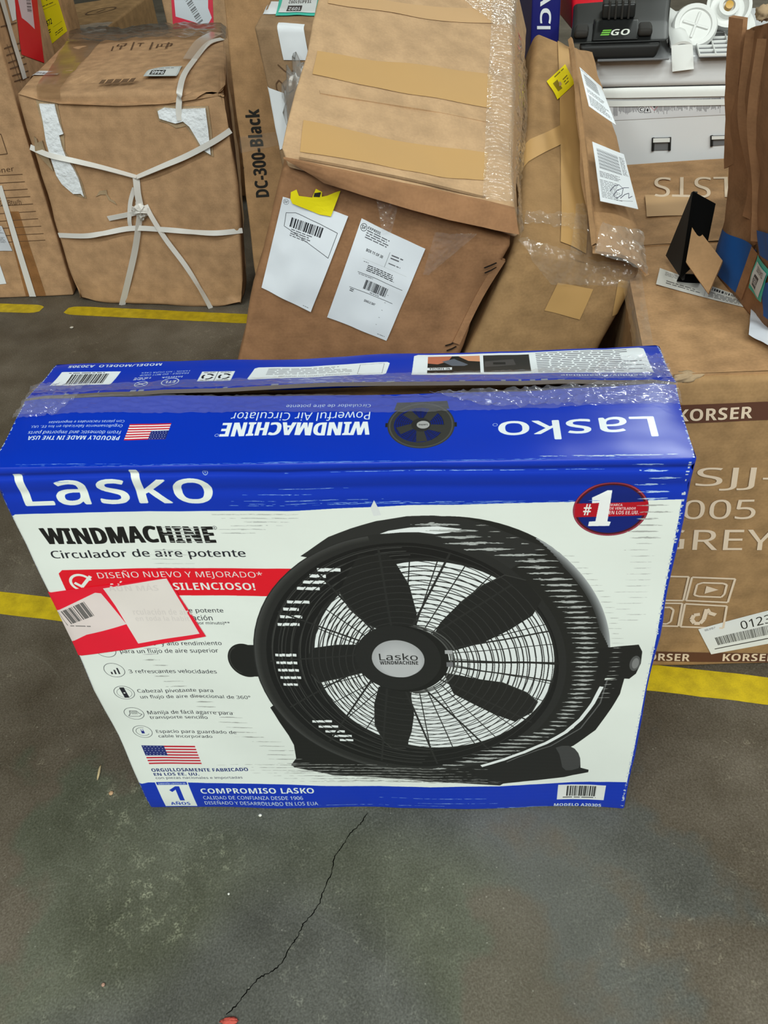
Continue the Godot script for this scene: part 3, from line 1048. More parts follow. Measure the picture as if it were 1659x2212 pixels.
func top_art() -> ImageTexture:
	# both top flaps, seen from the front with the rear flap above; the print stands on its head
	var c := Canvas.new(self, 620, 179, 3.0, BLUE)
	var w := Color(0.88, 0.90, 0.92)
	for k in 3:
		c.text("Lasko", 459.5, 122 + k * 0.35, 594, 151 + k * 0.35, w, false, 180)
		c.text("Lasko", 459 + k * 0.5, 122.4, 593.5 + k * 0.5, 151.2, w, false, 180)
	c.ring(456.5, 127, 2, 2, 0.4, w)
	small_fan(c, 390, 125, 0.98)
	for k in 5:
		c.text("WINDMACHINE", 206 + k * 0.32, 119, 343 + k * 0.32, 139.5, w, true, 180)
	c.ring(203.5, 137, 1.8, 1.8, 0.4, w)
	c.text("Powerful Air Circulator", 212, 103, 342.5, 116.5, w, false, 180)
	c.text("Circulador de aire potente", 262, 89, 342, 95.8, w, false, 180)
	c.flag(116, 117.3, 156, 140.6, true)
	c.text("PROUDLY MADE IN THE USA", 22.5, 134, 111, 140.3, w, true, 180)
	c.text("From domestic and imported parts", 20, 125, 110, 131.8, w, false, 180)
	c.text("Orgullosamente fabricado en los EE. UU.", 19.5, 116.8, 109.5, 122, w, false, 180)
	c.text("Con piezas nacionales e importadas", 35, 110.4, 109.6, 115.4, w, false, 180)
	# rear flap
	c.text("MODEL/MODELO  A20305", 18.5, 5.5, 119, 11.5, w, true, 180)
	c.poly([V(15, 19.6), V(79, 21), V(77, 50), V(13, 48.5)], w)
	c.bars(28, 25, 68, 46, 0.5, Color(0.12, 0.12, 0.14))
	c.rows(24, 22, 72, 24.8, 1, Color(0.25, 0.25, 0.28))
	c.text("FRÁGIL - NO DEJAR CAER", 102, 23.5, 153, 27.5, w, false, 180)
	c.text("FRAGILE - DO NOT DROP", 102, 28.8, 153, 32.6, w, false, 180)
	c.text("Intertek", 127, 37, 149, 40.5, w, true, 180)
	c.ring(139, 50, 8.5, 8.5, 1.0, w)
	c.text("ETL", 133.5, 47, 144.5, 53, w, true, 180)
	c.ring(109.5, 52, 6.5, 6.5, 0.8, w)
	c.line(V(104.5, 48), V(114.5, 56), 0.9, w)
	c.line(V(104, 55), V(115, 49), 1.6, w)
	c.rows(98, 36, 116, 43, 3, w)
	c.rect(166.5, 28.3, 200.5, 51, w)
	c.line(V(183.5, 28.3), V(183.5, 51), 0.5, Color(0.1, 0.1, 0.15))
	for x in [175.0, 192.0]:
		for k in 3:
			c.ring(x, 40, 5.2, 5.6, 2.2, Color(0.1, 0.1, 0.15), TAU * k / 3 + 0.3, TAU * k / 3 + 1.7, 10)
		c.rows(x - 6, 48.3, x + 6, 50.4, 1, Color(0.2, 0.2, 0.25))
		c.rows(x - 6, 29.5, x + 6, 32.5, 2, Color(0.2, 0.2, 0.25))
	c.poly([V(223, 21), V(354, 20.5), V(356.5, 23), V(354, 47), V(351, 49.5), V(219, 51), V(216.8, 48.5), V(219.5, 23.5)], w)
	c.stroke([V(327, 24), V(351, 23.5), V(350, 46), V(326, 46.8), V(327, 24)], 0.4, Color(0.4, 0.4, 0.45))
	c.text("Download instruction manual", 248, 44, 318, 47.2, Color(0.3, 0.3, 0.36), false, 180)
	c.rows(234, 25, 322, 42, 5, Color(0.42, 0.42, 0.47), 0.35)
	c.poly([V(384, 4.5), V(600, 4.5), V(604, 8), V(606, 54), V(379, 51), V(380, 8)], w)
	c.rect(394, 9.8, 445.3, 47, Color(0.10, 0.095, 0.09))
	c.poly([V(394, 9.8), V(418, 9.8), V(414, 20), V(404, 26), V(394, 24)], Color(0.72, 0.42, 0.32))
	c.poly([V(424, 9.8), V(445.3, 9.8), V(445.3, 22), V(434, 20)], Color(0.80, 0.56, 0.42))
	c.poly([V(408, 20), V(420, 15), V(434, 28), V(430, 31), V(418, 30)], Color(0.36, 0.38, 0.42))
	c.poly([V(386, 34), V(418, 33), V(418, 39), V(386, 40)], w)
	c.text("NO REMOVER", 396, 34.2, 416, 38.4, Color(0.2, 0.2, 0.2), true, 180)
	c.rect(448.6, 9.8, 493.5, 46.5, Color(0.16, 0.155, 0.15))
	c.poly([V(450, 22), V(478, 18), V(480, 30), V(450, 34)], Color(0.26, 0.25, 0.25))
	c.rect(458, 24, 470, 29, Color(0.1, 0.1, 0.1))
	c.rows(500, 8, 600, 52, 12, Color(0.34, 0.34, 0.38), 0.35)
	c.text("Assembly/Ensamblaje", 520, 56.5, 604, 61, w, true, 180)
	# rubbed edges
	var wear := Color(0.42, 0.55, 0.82)
	for y in [177.4, 178.4]:
		c.scuff(0, 620, y, 0.7, wear, 0.3)
	c.scuff(480, 620, 174.5, 2.2, Color(0.72, 0.76, 0.82), 0.5)
	c.scuff(0, 150, 175.5, 1.0, wear, 0.3)
	for k in 80:
		var y := c.rng.randf() * 179
		c.rect(0, y, c.rng.randf_range(0.4, 1.6), y + c.rng.randf_range(0.5, 2), Color(0.7, 0.75, 0.85))
		c.rect(620 - c.rng.randf_range(0.4, 1.8), y, 620, y + c.rng.randf_range(0.5, 2), Color(0.7, 0.75, 0.85))
	for k in 40:
		var x := c.rng.randf() * 620
		c.rect(x, c.rng.randf_range(66, 72), x + c.rng.randf() * 8, 72.4, Color(0.55, 0.58, 0.66))
	return c.texture()

func build_fan_carton() -> void:
	var k := carton([Vector3(-0.3502,0,-0.6088),Vector3(0.2689,0,-0.5396),Vector3(-0.3507,0.571,-0.6176),Vector3(0.2608,0.571,-0.533),Vector3(-0.3327,0,-0.788),Vector3(0.2946,0,-0.7209),Vector3(-0.3332,0.571,-0.7968),Vector3(0.2865,0.571,-0.7143)], 0.004, 0.0035, 5.0, 12, [[Vector3(0.275,0.5224,-0.58), 0.03, 0.004], [Vector3(0.2069,0.03,-0.5386), 0.05, 0.004]])
	var t := thing("fan_carton", "blue and white printed fan carton standing upright in the foreground", "carton")
	var front := printed(front_art(), 0.34, 0.5)
	front.heightmap_enabled = true
	front.heightmap_texture = M.flute
	front.heightmap_scale = 0.002
	front.texture_repeat = true
	k["groove"] = [[0.011, 0.0022, 0.0028], [0.030, 0.0012, 0.006]]
	var fl := face_lines(k, "front")
	var fv := PackedFloat32Array()
	for i in 24:
		fv.append(i * 0.002 / k.L.y)
	for v in fl[1]:
		if v > 0.05 / k.L.y:
			fv.append(v)
	part("front_panel", done(grid_mesh(face_rows(k, "front", fl[0], fv), fl[0], fv)), front, t, "white front panel printed with a black fan")
	var side: Material = M.blue
	part("right_panel", shell(k, ["right"]), side, t, "blue side panel")
	part("left_panel", shell(k, ["left"]), side, t, "blue side panel")
	part("rear_panel", shell(k, ["back"]), M.blue, t)
	part("bottom_panel", shell(k, ["bottom"]), M.kraft, t)
	part("inner_flap", patch(k, "top", [V(0.02, 0.02), V(0.98, 0.02), V(0.98, 0.98), V(0.02, 0.98)], -0.035, 10), M.kraft_dull, t, "brown inner flap under the top flaps")
	# two top flaps with a gap; print continues over both
	var art := top_art()
	var gloss := printed(art, 0.28, 0.5)
	var n := 36
	var us := even(n)
	for which in ["front_flap", "rear_flap"]:
		var vs := even(8)
		var top := []
		var low := []
		var vv := PackedFloat32Array()
		for j in 9:
			var r := PackedVector3Array()
			var s := PackedVector3Array()
			for u in us:
				var gap := 0.424 - 0.016 * exp(-pow((u - 0.58) / 0.2, 2)) + 0.006 * sin(u * 17.0)
				var back := 0.404 - 0.006 * sin(u * 9.0) - 0.035 * exp(-pow((u - 0.55) / 0.2, 2))
				var v: float = lerpf(gap, 1.0, vs[j]) if which == "front_flap" else lerpf(0.0, back, vs[j])
				var near: float = 1.0 - vs[j] if which == "front_flap" else vs[j]
				var lift: float = near * near * ((0.002 + 0.003 * sin(u * 6.0 + 1.0)) if which == "front_flap" else (0.005 + 0.005 * sin(u * PI)))
				r.append(fpt(k, "top", u, v, lift))
				s.append(fpt(k, "top", u, v, lift - 0.0045))
			top.append(r)
			low.append(s)
			vv.append(lerpf(0.42, 1.0, vs[j]) if which == "front_flap" else lerpf(0.0, 0.395, vs[j]))
		var f := part(which, done(grid_mesh(top, us, vv)), gloss, t, "blue printed top flap")
		low.reverse()
		var edge := done(grid_mesh(low, us, vs))
		part("flap_lining", edge, M.kraft_dull, f)
		low.reverse()
		var e: int = 0 if which == "front_flap" else 8
		part("flap_edge", done(grid_mesh([top[e], low[e]], us, even(1))), M.board_edge, f, "raw grey board edge of the flap")
	# clear packing tape along the gap, lifted and wrinkled
	var film_tape: StandardMaterial3D = M.film_tape
	part("clear_tape", patch(k, "top", [V(0.004, 0.30), V(0.996, 0.25), V(0.996, 0.400), V(0.004, 0.400)], 0.0008, 200, 0.0028, 75.0, 8, 24, 1), film_tape, t, "clear packing tape, wrinkled")
	part("clear_tape", patch(k, "top", [V(0.004, 0.428), V(0.996, 0.428), V(0.996, 0.60), V(0.004, 0.58)], 0.0008, 200, 0.0026, 70.0, 9, 26, 2), film_tape, t, "clear packing tape, wrinkled")
	part("clear_tape", patch(k, "top", [V(0.64, 0.43), V(0.996, 0.43), V(0.996, 0.62), V(0.72, 0.58)], 0.0016, 110, 0.006, 65.0, 19, 40, 2), film_tape, t, "clear packing tape, wrinkled")
	part("clear_tape", patch(k, "top", [V(0.005, 0.30), V(0.10, 0.30), V(0.09, 0.398), V(0.005, 0.398)], 0.0016, 40, 0.006, 80.0, 29, 24, 1), film_tape, t, "clear packing tape, wrinkled")
	part("clear_tape", patch(k, "top", [V(0.005, 0.43), V(0.09, 0.43), V(0.07, 0.60), V(0.005, 0.64)], 0.0016, 40, 0.006, 80.0, 39, 40, 2), film_tape, t, "clear packing tape, wrinkled")
	part("clear_tape", patch(k, "top", [V(0.90, 0.18), V(0.995, 0.16), V(0.995, 0.40), V(0.88, 0.40)], 0.0016, 50, 0.006, 70.0, 49, 50, 1), film_tape, t, "clear packing tape, wrinkled")
	# red and white sticker that wraps round the left edge
	var sc := Canvas.new(self, 152, 118, 3.0, Color(0.90, 0.10, 0.20))
	var pale := Color(0.88, 0.82, 0.81)
	sc.poly([V(0, 46), V(50, 20), V(56, 21), V(70.5, 66), V(22, 82), V(0, 95)], pale)
	sc.poly([V(60.3, 13.7), V(130, 0.8), V(146, 81), V(75.4, 95.5), V(66, 40)], Color(0.89, 0.85, 0.83))
	for e in [["AÚN MÁS", 66, 8, 118, 18], ["rculación de aire", 82, 44, 146, 53], ["en toda la habit", 82, 54.5, 140, 62]]:
		sc.text(e[0], e[1], e[2], e[3], e[4], Color(0.84, 0.80, 0.785), true)
	for q in 44:
		var x := 0.5 + q * 0.78
		if sc.rng.randf() < 0.62:
			sc.line(V(x, 49 - x * 0.48), V(x + 5, 68 - x * 0.45), 0.6, Color(0.2, 0.2, 0.2))
	sc.rows(8, 68, 32, 71, 1, Color(0.45, 0.42, 0.42))
	var stm := printed(sc.texture(), 0.35)
	var H := 571.0
	var lab := SurfaceTool.new()
	var rows_ := []
	var cols := even(30)
	var rws := even(16)
	for v in rws:
		var r := PackedVector3Array()
		for u in cols:
			# skewed sheet: left edge follows the carton edge, right edge slants
			var y := lerpf(lerpf(159.5, 141.0, u), lerpf(258.7, 226.5, u), v)
			var x := u * lerpf(131.0, 152.0, v)
			r.append(fpt(k, "front", x / 620.0, y / H, 0.0009))
		rows_.append(r)
	var us2 := PackedFloat32Array()
	# print follows millimetres of the sheet
	lab.begin(Mesh.PRIMITIVE_TRIANGLES)
	lab.set_smooth_group(0)
	for j in 16:
		for i in 30:
			for e in [[i, j], [i + 1, j], [i + 1, j + 1], [i, j], [i + 1, j + 1], [i, j + 1]]:
				var u := cols[e[0]]
				var v := rws[e[1]]
				var y := lerpf(lerpf(159.5, 141.0, u), lerpf(258.7, 226.5, u), v) - 141.0
				lab.set_uv(Vector2(u * lerpf(131.0, 152.0, v) / 152.0, y / 118.0))
				lab.add_vertex(rows_[e[1]][e[0]])
	var sticker := part("sticker", done(lab), stm, t, "red sticker with two pale panels and a barcode")
	part("sticker_wrap", patch(k, "front", [V(-0.06, 0.30), V(0.0, 159.5 / H), V(0.0, 258.7 / H), V(-0.06, 0.47)], 0.0009, 6), M.red, sticker)

# ---------------------------------------------------------------- printed labels
func label_art(kind: String) -> ImageTexture:
	var ink := Color(0.14, 0.14, 0.15)
	var grey := Color(0.40, 0.40, 0.42)
	var paper := Color(0.90, 0.91, 0.93)
	var c: Canvas
	match kind:
		"express":
			c = Canvas.new(self, 100, 150, 4.0, paper)
			c.ring(7, 9, 4.6, 4.6, 0.7, ink)
			c.text("SF", 4, 6.6, 10, 11.4, ink, true)
			c.text("EXPRESS", 13, 5, 32, 8.6, ink, true)
			c.rows(13, 10, 52, 22, 4, grey)
			c.text("BOX 11 OF 30", 21, 32, 47, 36, ink, true)
			c.rect(54, 24, 54.5, 46, grey)
			c.rows(58, 26, 78, 34, 2, grey)
			c.rows(58, 38, 80, 41, 1, grey)
			c.rect(20, 46, 90, 46.3, Color(0.7, 0.7, 0.7))
			c.rows(23, 49, 32, 51, 1, grey)
			c.rows(31, 52, 74, 62, 4, ink)
			c.rect(20, 66, 92, 66.6, ink)
			c.rows(22, 68, 46, 70, 1, grey)
			c.bars(36, 73, 72, 87, 0.55, ink)
			c.rows(48, 88.5, 64, 90.5, 1, ink)
			c.rect(16, 91, 86, 91.6, ink)
			c.rows(18, 93, 26, 98, 2, ink)
			c.text("SINGLE DAY", 44, 101, 62, 104.6, ink, true)
			for y in [60.0, 82.0, 94.0, 106.0, 118.0, 130.0]:
				c.rows(74, y, 76, y + 1.4, 1, grey)
			c.rows(82, 144, 97, 146, 1, grey)
		"express_plain":
			c = Canvas.new(self, 100, 150, 4.0, paper)
			c.ring(6, 6, 4, 4, 0.6, grey)
			c.text("SF", 3.4, 4, 8.6, 8, grey, true)
			c.stroke([V(10, 22), V(24, 18), V(94, 26), V(94, 62), V(12, 42), V(10, 22)], 0.7, ink)
			c.bars(20, 26, 72, 40, 0.8, ink)
			c.rows(24, 42, 62, 54, 4, grey)
			c.rows(82, 145, 98, 147, 1, grey)
		"carrier":
			c = Canvas.new(self, 100, 150, 4.0, paper)
			c.rows(6, 4, 40, 10, 2, grey)
			c.rect(8, 14, 60, 62, Color(0.86, 0.87, 0.88))
			for i in 14:
				c.rect(14, 16 + i * 3.2, 70, 16 + i * 3.2 + [1.0, 2.0, 1.6][i % 3], Color(0.35, 0.36, 0.38))
			c.rows(10, 74, 90, 92, 4, grey)
			c.rows(10, 100, 92, 140, 11, Color(0.24, 0.24, 0.26))
		"carrier_signed":
			c = Canvas.new(self, 100, 150, 4.0, paper)
			for i in 18:
				c.rect(10, 14 + i * 3.0, 76, 14 + i * 3.0 + [1.0, 2.0, 1.4][i % 3], Color(0.42, 0.43, 0.45))
			c.rows(80, 14, 96, 66, 16, grey)
			c.rows(8, 74, 70, 90, 5, grey)
			c.rows(6, 96, 60, 142, 12, ink, 0.3)
			c.stroke([V(30, 120), V(44, 104), V(60, 96), V(70, 104), V(62, 122), V(46, 134), V(38, 128), V(52, 112), V(74, 100), V(88, 96)], 1.4, Color(0.16, 0.15, 0.26))
			c.stroke([V(56, 132), V(72, 118), V(84, 112), V(80, 126), V(92, 118)], 1.4, Color(0.16, 0.15, 0.26))
			c.stroke([V(44, 140), V(90, 132)], 0.7, ink)
		"tag":
			c = Canvas.new(self, 100, 42, 4.0, Color(0.85, 0.87, 0.88))
			c.text("TEA4161092", 20, 4, 84, 13, Color(0.2, 0.2, 0.22), true, 180)
			c.rect(20, 18, 60, 38, Color(0.2, 0.21, 0.24))
			c.text("1092", 24, 22, 57, 34, Color(0.85, 0.86, 0.88), true, 180)
		"tag_number":
			c = Canvas.new(self, 100, 42, 4.0, Color(0.78, 0.80, 0.80))
			c.rect(6, 5, 94, 37, Color(0.86, 0.87, 0.87))
			c.rows(14, 7, 86, 12, 1, grey)
			c.rect(14, 15, 58, 35, Color(0.22, 0.22, 0.22))
			c.text("9446", 18, 18, 55, 32, paper, true, 180)
		"bar_strip":
			c = Canvas.new(self, 100, 20, 3.0, paper)
			c.bars(16, 6, 84, 14, 0.9, Color(0.3, 0.3, 0.32))
		"serial":
			c = Canvas.new(self, 160, 70, 4.0, Color(0.88, 0.88, 0.87))
			c.rows(10, 5, 34, 10, 2, grey)
			c.text("0123", 78, 8, 136, 26, Color(0.1, 0.1, 0.11))
			c.bars(22, 30, 150, 50, 0.7, Color(0.3, 0.3, 0.3))
			c.rect(12, 57, 160, 59, ink)
		"manifest":
			c = Canvas.new(self, 200, 40, 4.0, Color(0.83, 0.81, 0.78))
			c.rows(14, 4, 60, 14, 4, Color(0.45, 0.42, 0.4))
			c.rows(20, 24, 96, 34, 2, Color(0.4, 0.38, 0.36))
			c.rect(104, 12, 104.6, 38, grey)
			c.bars(112, 4, 170, 12, 1.4, ink)
			c.rows(112, 18, 184, 36, 4, Color(0.3, 0.29, 0.28))
		"page":
			c = Canvas.new(self, 100, 130, 3.0, Color(0.80, 0.81, 0.84))
			c.rows(30, 12, 96, 42, 7, grey)
			c.rows(40, 58, 96, 90, 8, grey)
		"energy":
			c = Canvas.new(self, 70, 110, 4.0, Color(0.94, 0.87, 0.05))
			c.text("ENERGYGUIDE", 2, 8, 66, 20, ink, true)
			c.poly([V(31, 20), V(34, 20), V(34, 28), V(37, 28), V(32.5, 35), V(28, 28), V(31, 28)], ink)
			c.rows(42, 22, 64, 34, 4, Color(0.5, 0.46, 0.1))
			c.rect(8, 46, 60, 46.8, Color(0.5, 0.46, 0.1))
			c.rows(10, 40, 60, 44, 1, Color(0.45, 0.4, 0.1))
			c.text("$72", 16, 66, 34, 78, ink, true)
			c.rows(16, 84, 26, 92, 2, ink)
			c.rect(34, 84, 64, 84.6, Color(0.5, 0.46, 0.1))
			c.rows(36, 96, 66, 104, 2, Color(0.35, 0.32, 0.1))
		"red_tag":
			c = Canvas.new(self, 60, 120, 4.0, Color(0.86, 0.05, 0.12))
			c.poly([V(6, 0), V(42, 0), V(44, 62), V(12, 44)], Color(0.88, 0.80, 0.84))
			for i in 9:
				c.rect(28, 4 + i * 3.2, 40, 4 + i * 3.2 + [1.0, 2.0][i % 2], Color(0.35, 0.3, 0.33))
		"red_frame":
			c = Canvas.new(self, 100, 80, 4.0, Color(0.89, 0.24, 0.33))
			c.poly([V(6, 0), V(90, 0), V(88, 38), V(96, 54), V(86, 66), V(58, 64), V(8, 54)], Color(0.86, 0.90, 0.94))
			for i in 15:
				var o := V(24, 12) + V(2.6, 3.7) * i
				c.poly([o, o + V(12, -7), o + V(12, -7) + V(1.3, 1.8) * [1.0, 0.6, 1.5][i % 3], o + V(1.3, 1.8) * [1.0, 0.6, 1.5][i % 3]], Color(0.5, 0.52, 0.54))
		"caution":
			c = Canvas.new(self, 60, 50, 4.0, Color(0.93, 0.85, 0.08))
			c.rect(10, 14, 24, 38, Color(0.55, 0.47, 0.08))
			c.rows(20, 4, 54, 10, 1, Color(0.5, 0.43, 0.1))
			c.rows(36, 22, 54, 40, 3, Color(0.5, 0.43, 0.1))
		"rating":
			c = Canvas.new(self, 300, 44, 4.0, Color(0.83, 0.825, 0.84))
			var g2 := Color(0.38, 0.37, 0.39)
			for b in [[36, 46, 26], [48, 60, 20], [62, 74, 22], [76, 90, 18], [126, 144, 26], [146, 160, 26], [162, 172, 20], [174, 186, 22], [188, 198, 20], [202, 214, 22], [216, 228, 24], [230, 246, 26], [248, 268, 24]]:
				var x: float = b[0]
				while x < b[1]:
					c.rect(x, 6, x + 0.9, 6 + b[2] * c.rng.randf_range(0.6, 1.0) + 4, g2)
					x += 1.7
			c.ring(98, 22, 7, 7, 1.0, ink)
			c.text("C", 94.5, 18, 101.5, 26, ink, true)
			c.stroke([V(104, 30), V(111, 10), V(119, 30), V(104, 30)], 1.0, ink)
			c.ellipse(111.5, 24, 2, 3.4, ink)
			c.stroke([V(118, 16), V(126, 6), V(134, 16), V(126, 26), V(118, 16)], 1.0, Color(0.7, 0.35, 0.4))
			c.ellipse(126, 16, 2.2, 3.4, ink)
			c.rect(266, 5, 266.5, 40, g2)
	return c.texture()

func stick(t: Node3D, k: Dictionary, face: String, kind: String, q: Array, called: String, label: String, rough := 0.5, rumple := 0.0, off := 0.0011) -> MeshInstance3D:
	return part(called, patch(k, face, q, off, 14, rumple, 25.0), printed(label_art(kind), rough), t, label)

# ---------------------------------------------------------------- cartons behind
func build_left_row() -> void:
	# tall carton at the left edge of the frame
	var l := carton([Vector3(-1.4,0,-2.3),Vector3(-0.806,0,-2.222),Vector3(-1.35,0.95,-2.285),Vector3(-0.765,0.95,-2.215),Vector3(-1.426,0,-2.81),Vector3(-0.832,0,-2.732),Vector3(-1.376,0.95,-2.795),Vector3(-0.791,0.95,-2.725)], 0.006, 0.004, 3.0, 41)
	var t := thing("tall_carton", "tall brown air conditioner carton at the left edge, printed with a ruled table", "carton")
	part("body", shell(l), M.kraft_warm, t)
	part("printed_word", lettering(l, "front", "air conditioner", [Vector2(0.6414,0.6323),Vector2(0.9026,0.6227),Vector2(0.8996,0.6358),Vector2(0.6387,0.6469)]), M.ink_brown, t, "brown printed word")
	part("printed_word", lettering(l, "front", "000 Btu/h", [Vector2(0.7791,0.7098),Vector2(0.8888,0.7107),Vector2(0.8857,0.7245),Vector2(0.7749,0.7249)]), M.ink_brown, t, "brown printed word")
	var lines := []
	for e in [[48, 375], [53, 391], [59, 407], [65, 423], [71, 439], [77, 455], [82, 471], [89, 487], [94, 503], [98, 517]]:
		lines.append([e[0], e[1]])
	var uv0: Array = [Vector2(0.9318,0.6454),Vector2(0.9319,0.6649),Vector2(0.934,0.6846),Vector2(0.9362,0.7047),Vector2(0.9384,0.7249),Vector2(0.9407,0.7454),Vector2(0.9408,0.766),Vector2(0.9452,0.787),Vector2(0.9454,0.8081),Vector2(0.9447,0.8268)]
	var uv1: Array = [Vector2(0.7075,0.6442),Vector2(0.7056,0.665),Vector2(0.7044,0.6848),Vector2(0.7032,0.7049),Vector2(0.7013,0.7265),Vector2(0.7,0.747),Vector2(0.6988,0.7678),Vector2(0.7004,0.7876),Vector2(0.7013,0.8089),Vector2(0.7037,0.8279)]
	var rl := []
	for i in uv0.size():
		rl.append([uv1[i], uv0[i]])
	part("printed_table", ruled(l, "front", rl, 0.0018), M.ink_brown, t, "brown ruled lines")
	part("printed_frame", ruled(l, "front", [[Vector2(0.8083,0.5434),Vector2(0.8921,0.5417),Vector2(0.8929,0.5915),Vector2(0.8078,0.5934),Vector2(0.8083,0.5434)]], 0.002), M.ink_brown, t)
	part("printed_table", ruled(l, "right", [[Vector2(0.0417,0.3516),Vector2(0.3344,0.3699)], [Vector2(0.0458,0.3674),Vector2(0.351,0.3868)], [Vector2(0.0405,0.3833),Vector2(0.3467,0.4039)], [Vector2(0.0416,0.397),Vector2(0.347,0.4195)], [Vector2(0.0456,0.4133),Vector2(0.3426,0.4369)], [Vector2(0.0563,0.4274),Vector2(0.3287,0.4499)], [Vector2(0.0909,0.3092),Vector2(0.3868,0.3279)], [Vector2(0.1138,0.349),Vector2(0.1573,0.4421)], [Vector2(0.217,0.3608),Vector2(0.2702,0.4472)]], 0.0022), M.ink_brown, t, "brown ruled lines")
	for q in [[Vector2(0.8047,0.6719),Vector2(0.8267,0.6701),Vector2(0.8148,0.9961),Vector2(0.7832,0.9953)]]:
		part("strap", patch(l, "front", q, 0.003, 16), M.strap, t, "white plastic strap")
	part("strap", patch(l, "right", [Vector2(0.1849,0.26),Vector2(0.2598,0.2662),Vector2(0.2587,0.4436),Vector2(0.1863,0.4391)], 0.004, 10), M.strap, t, "white plastic strap")
	stick(t, l, "right", "red_tag", [Vector2(0.4818,0.2742),Vector2(0.9201,0.3095),Vector2(0.6965,0.4583),Vector2(0.3013,0.3934)], "sticker", "red sticker with a white panel")
	part("paper_label", patch(l, "right", [Vector2(0.3305,0.268),Vector2(0.4846,0.2807),Vector2(0.3947,0.3213),Vector2(0.3211,0.3186)], 0.001, 8), M.paper, t)
	part("paper_label", patch(l, "front", [Vector2(0.676,0.7698),Vector2(0.7653,0.7803),Vector2(0.7756,0.8531),Vector2(0.6515,0.8495)], 0.002, 10, 0.003, 20.0), printed(label_art("page"), 0.7), t, "torn white paper label")
	part("paper_label", patch(l, "front", [Vector2(0.5697,0.8749),Vector2(0.694,0.8923),Vector2(0.6925,0.952),Vector2(0.5437,0.9568)], 0.002, 10), M.paper, t)
	part("tape", patch(l, "front", [Vector2(0.7958,0.7409),Vector2(0.8631,0.743),Vector2(0.8643,0.9974),Vector2(0.7652,0.9949)], 0.0006, 14), board(Color(0.60, 0.42, 0.26), 0.5), t, "brown packing tape")
	# carton with the yellow energy label
	var m := carton([Vector3(-1.1,0,-2.8),Vector3(-0.79,0,-2.775),Vector3(-1.1,0.9,-2.8),Vector3(-0.757,0.9,-2.775),Vector3(-1.1,0,-2.95),Vector3(-0.79,0,-2.925),Vector3(-1.1,0.9,-2.95),Vector3(-0.757,0.9,-2.925)], 0.006, 0.003, 3.0, 42)
	t = thing("carton", "brown carton with a yellow energy label behind the tall carton", "carton")
	part("body", shell(m), M.kraft, t)
	stick(t, m, "front", "energy", [Vector2(0.8178,0.2522),Vector2(0.9771,0.2515),Vector2(0.9936,0.3875),Vector2(0.7674,0.4317)], "energy_label", "yellow energy label")
	# low carton with a round mark
	var n := carton([Vector3(-1.1,0,-2.97),Vector3(-0.735,0,-3.08),Vector3(-1.1,0.5,-2.97),Vector3(-0.735,0.5,-3.08),Vector3(-1.04,0,-3.57),Vector3(-0.675,0,-3.68),Vector3(-1.04,0.5,-3.57),Vector3(-0.675,0.5,-3.68)], 0.008, 0.004, 3.0, 43)
	t = thing("carton", "low brown carton with an oval mark on top, furthest back on the left", "carton")
	part("body", shell(n), M.kraft_dull, t)
	var ov := []
	for i in 25:
		ov.append(Vector2(0.70 + 0.13 * cos(TAU * i / 24), 0.42 + 0.09 * sin(TAU * i / 24)))
	part("printed_mark", ruled(n, "top", [ov, [Vector2(0.68, 0.46), Vector2(0.72, 0.38)]], 0.006), M.ink_brown, t, "oval printed mark")
	part("clear_tape", patch(n, "top", [V(0.3, 0.85), V(1.0, 0.85), V(1.0, 1.06), V(0.3, 1.06)], 0.002, 24, 0.006, 40.0), M.film_dull, t, "clear tape over the front edge")
	# carton with the red framed label
	var o := carton([Vector3(-0.51,0,-2.9),Vector3(-0.3,0,-2.86),Vector3(-0.508,0.8,-2.9),Vector3(-0.3,0.8,-2.86),Vector3(-0.48,0,-3.3),Vector3(-0.27,0,-3.26),Vector3(-0.478,0.8,-3.3),Vector3(-0.27,0.8,-3.26)], 0.006, 0.003, 3.0, 44)
	t = thing("carton", "brown carton with a red framed white label behind the strapped carton", "carton")
	part("body", shell(o), M.kraft_pale, t)
	stick(t, o, "front", "red_frame", [Vector2(0.1728,0.2272),Vector2(0.7701,0.2301),Vector2(0.6718,0.3846),Vector2(0.0822,0.3674)], "sticker", "white label in a red frame")

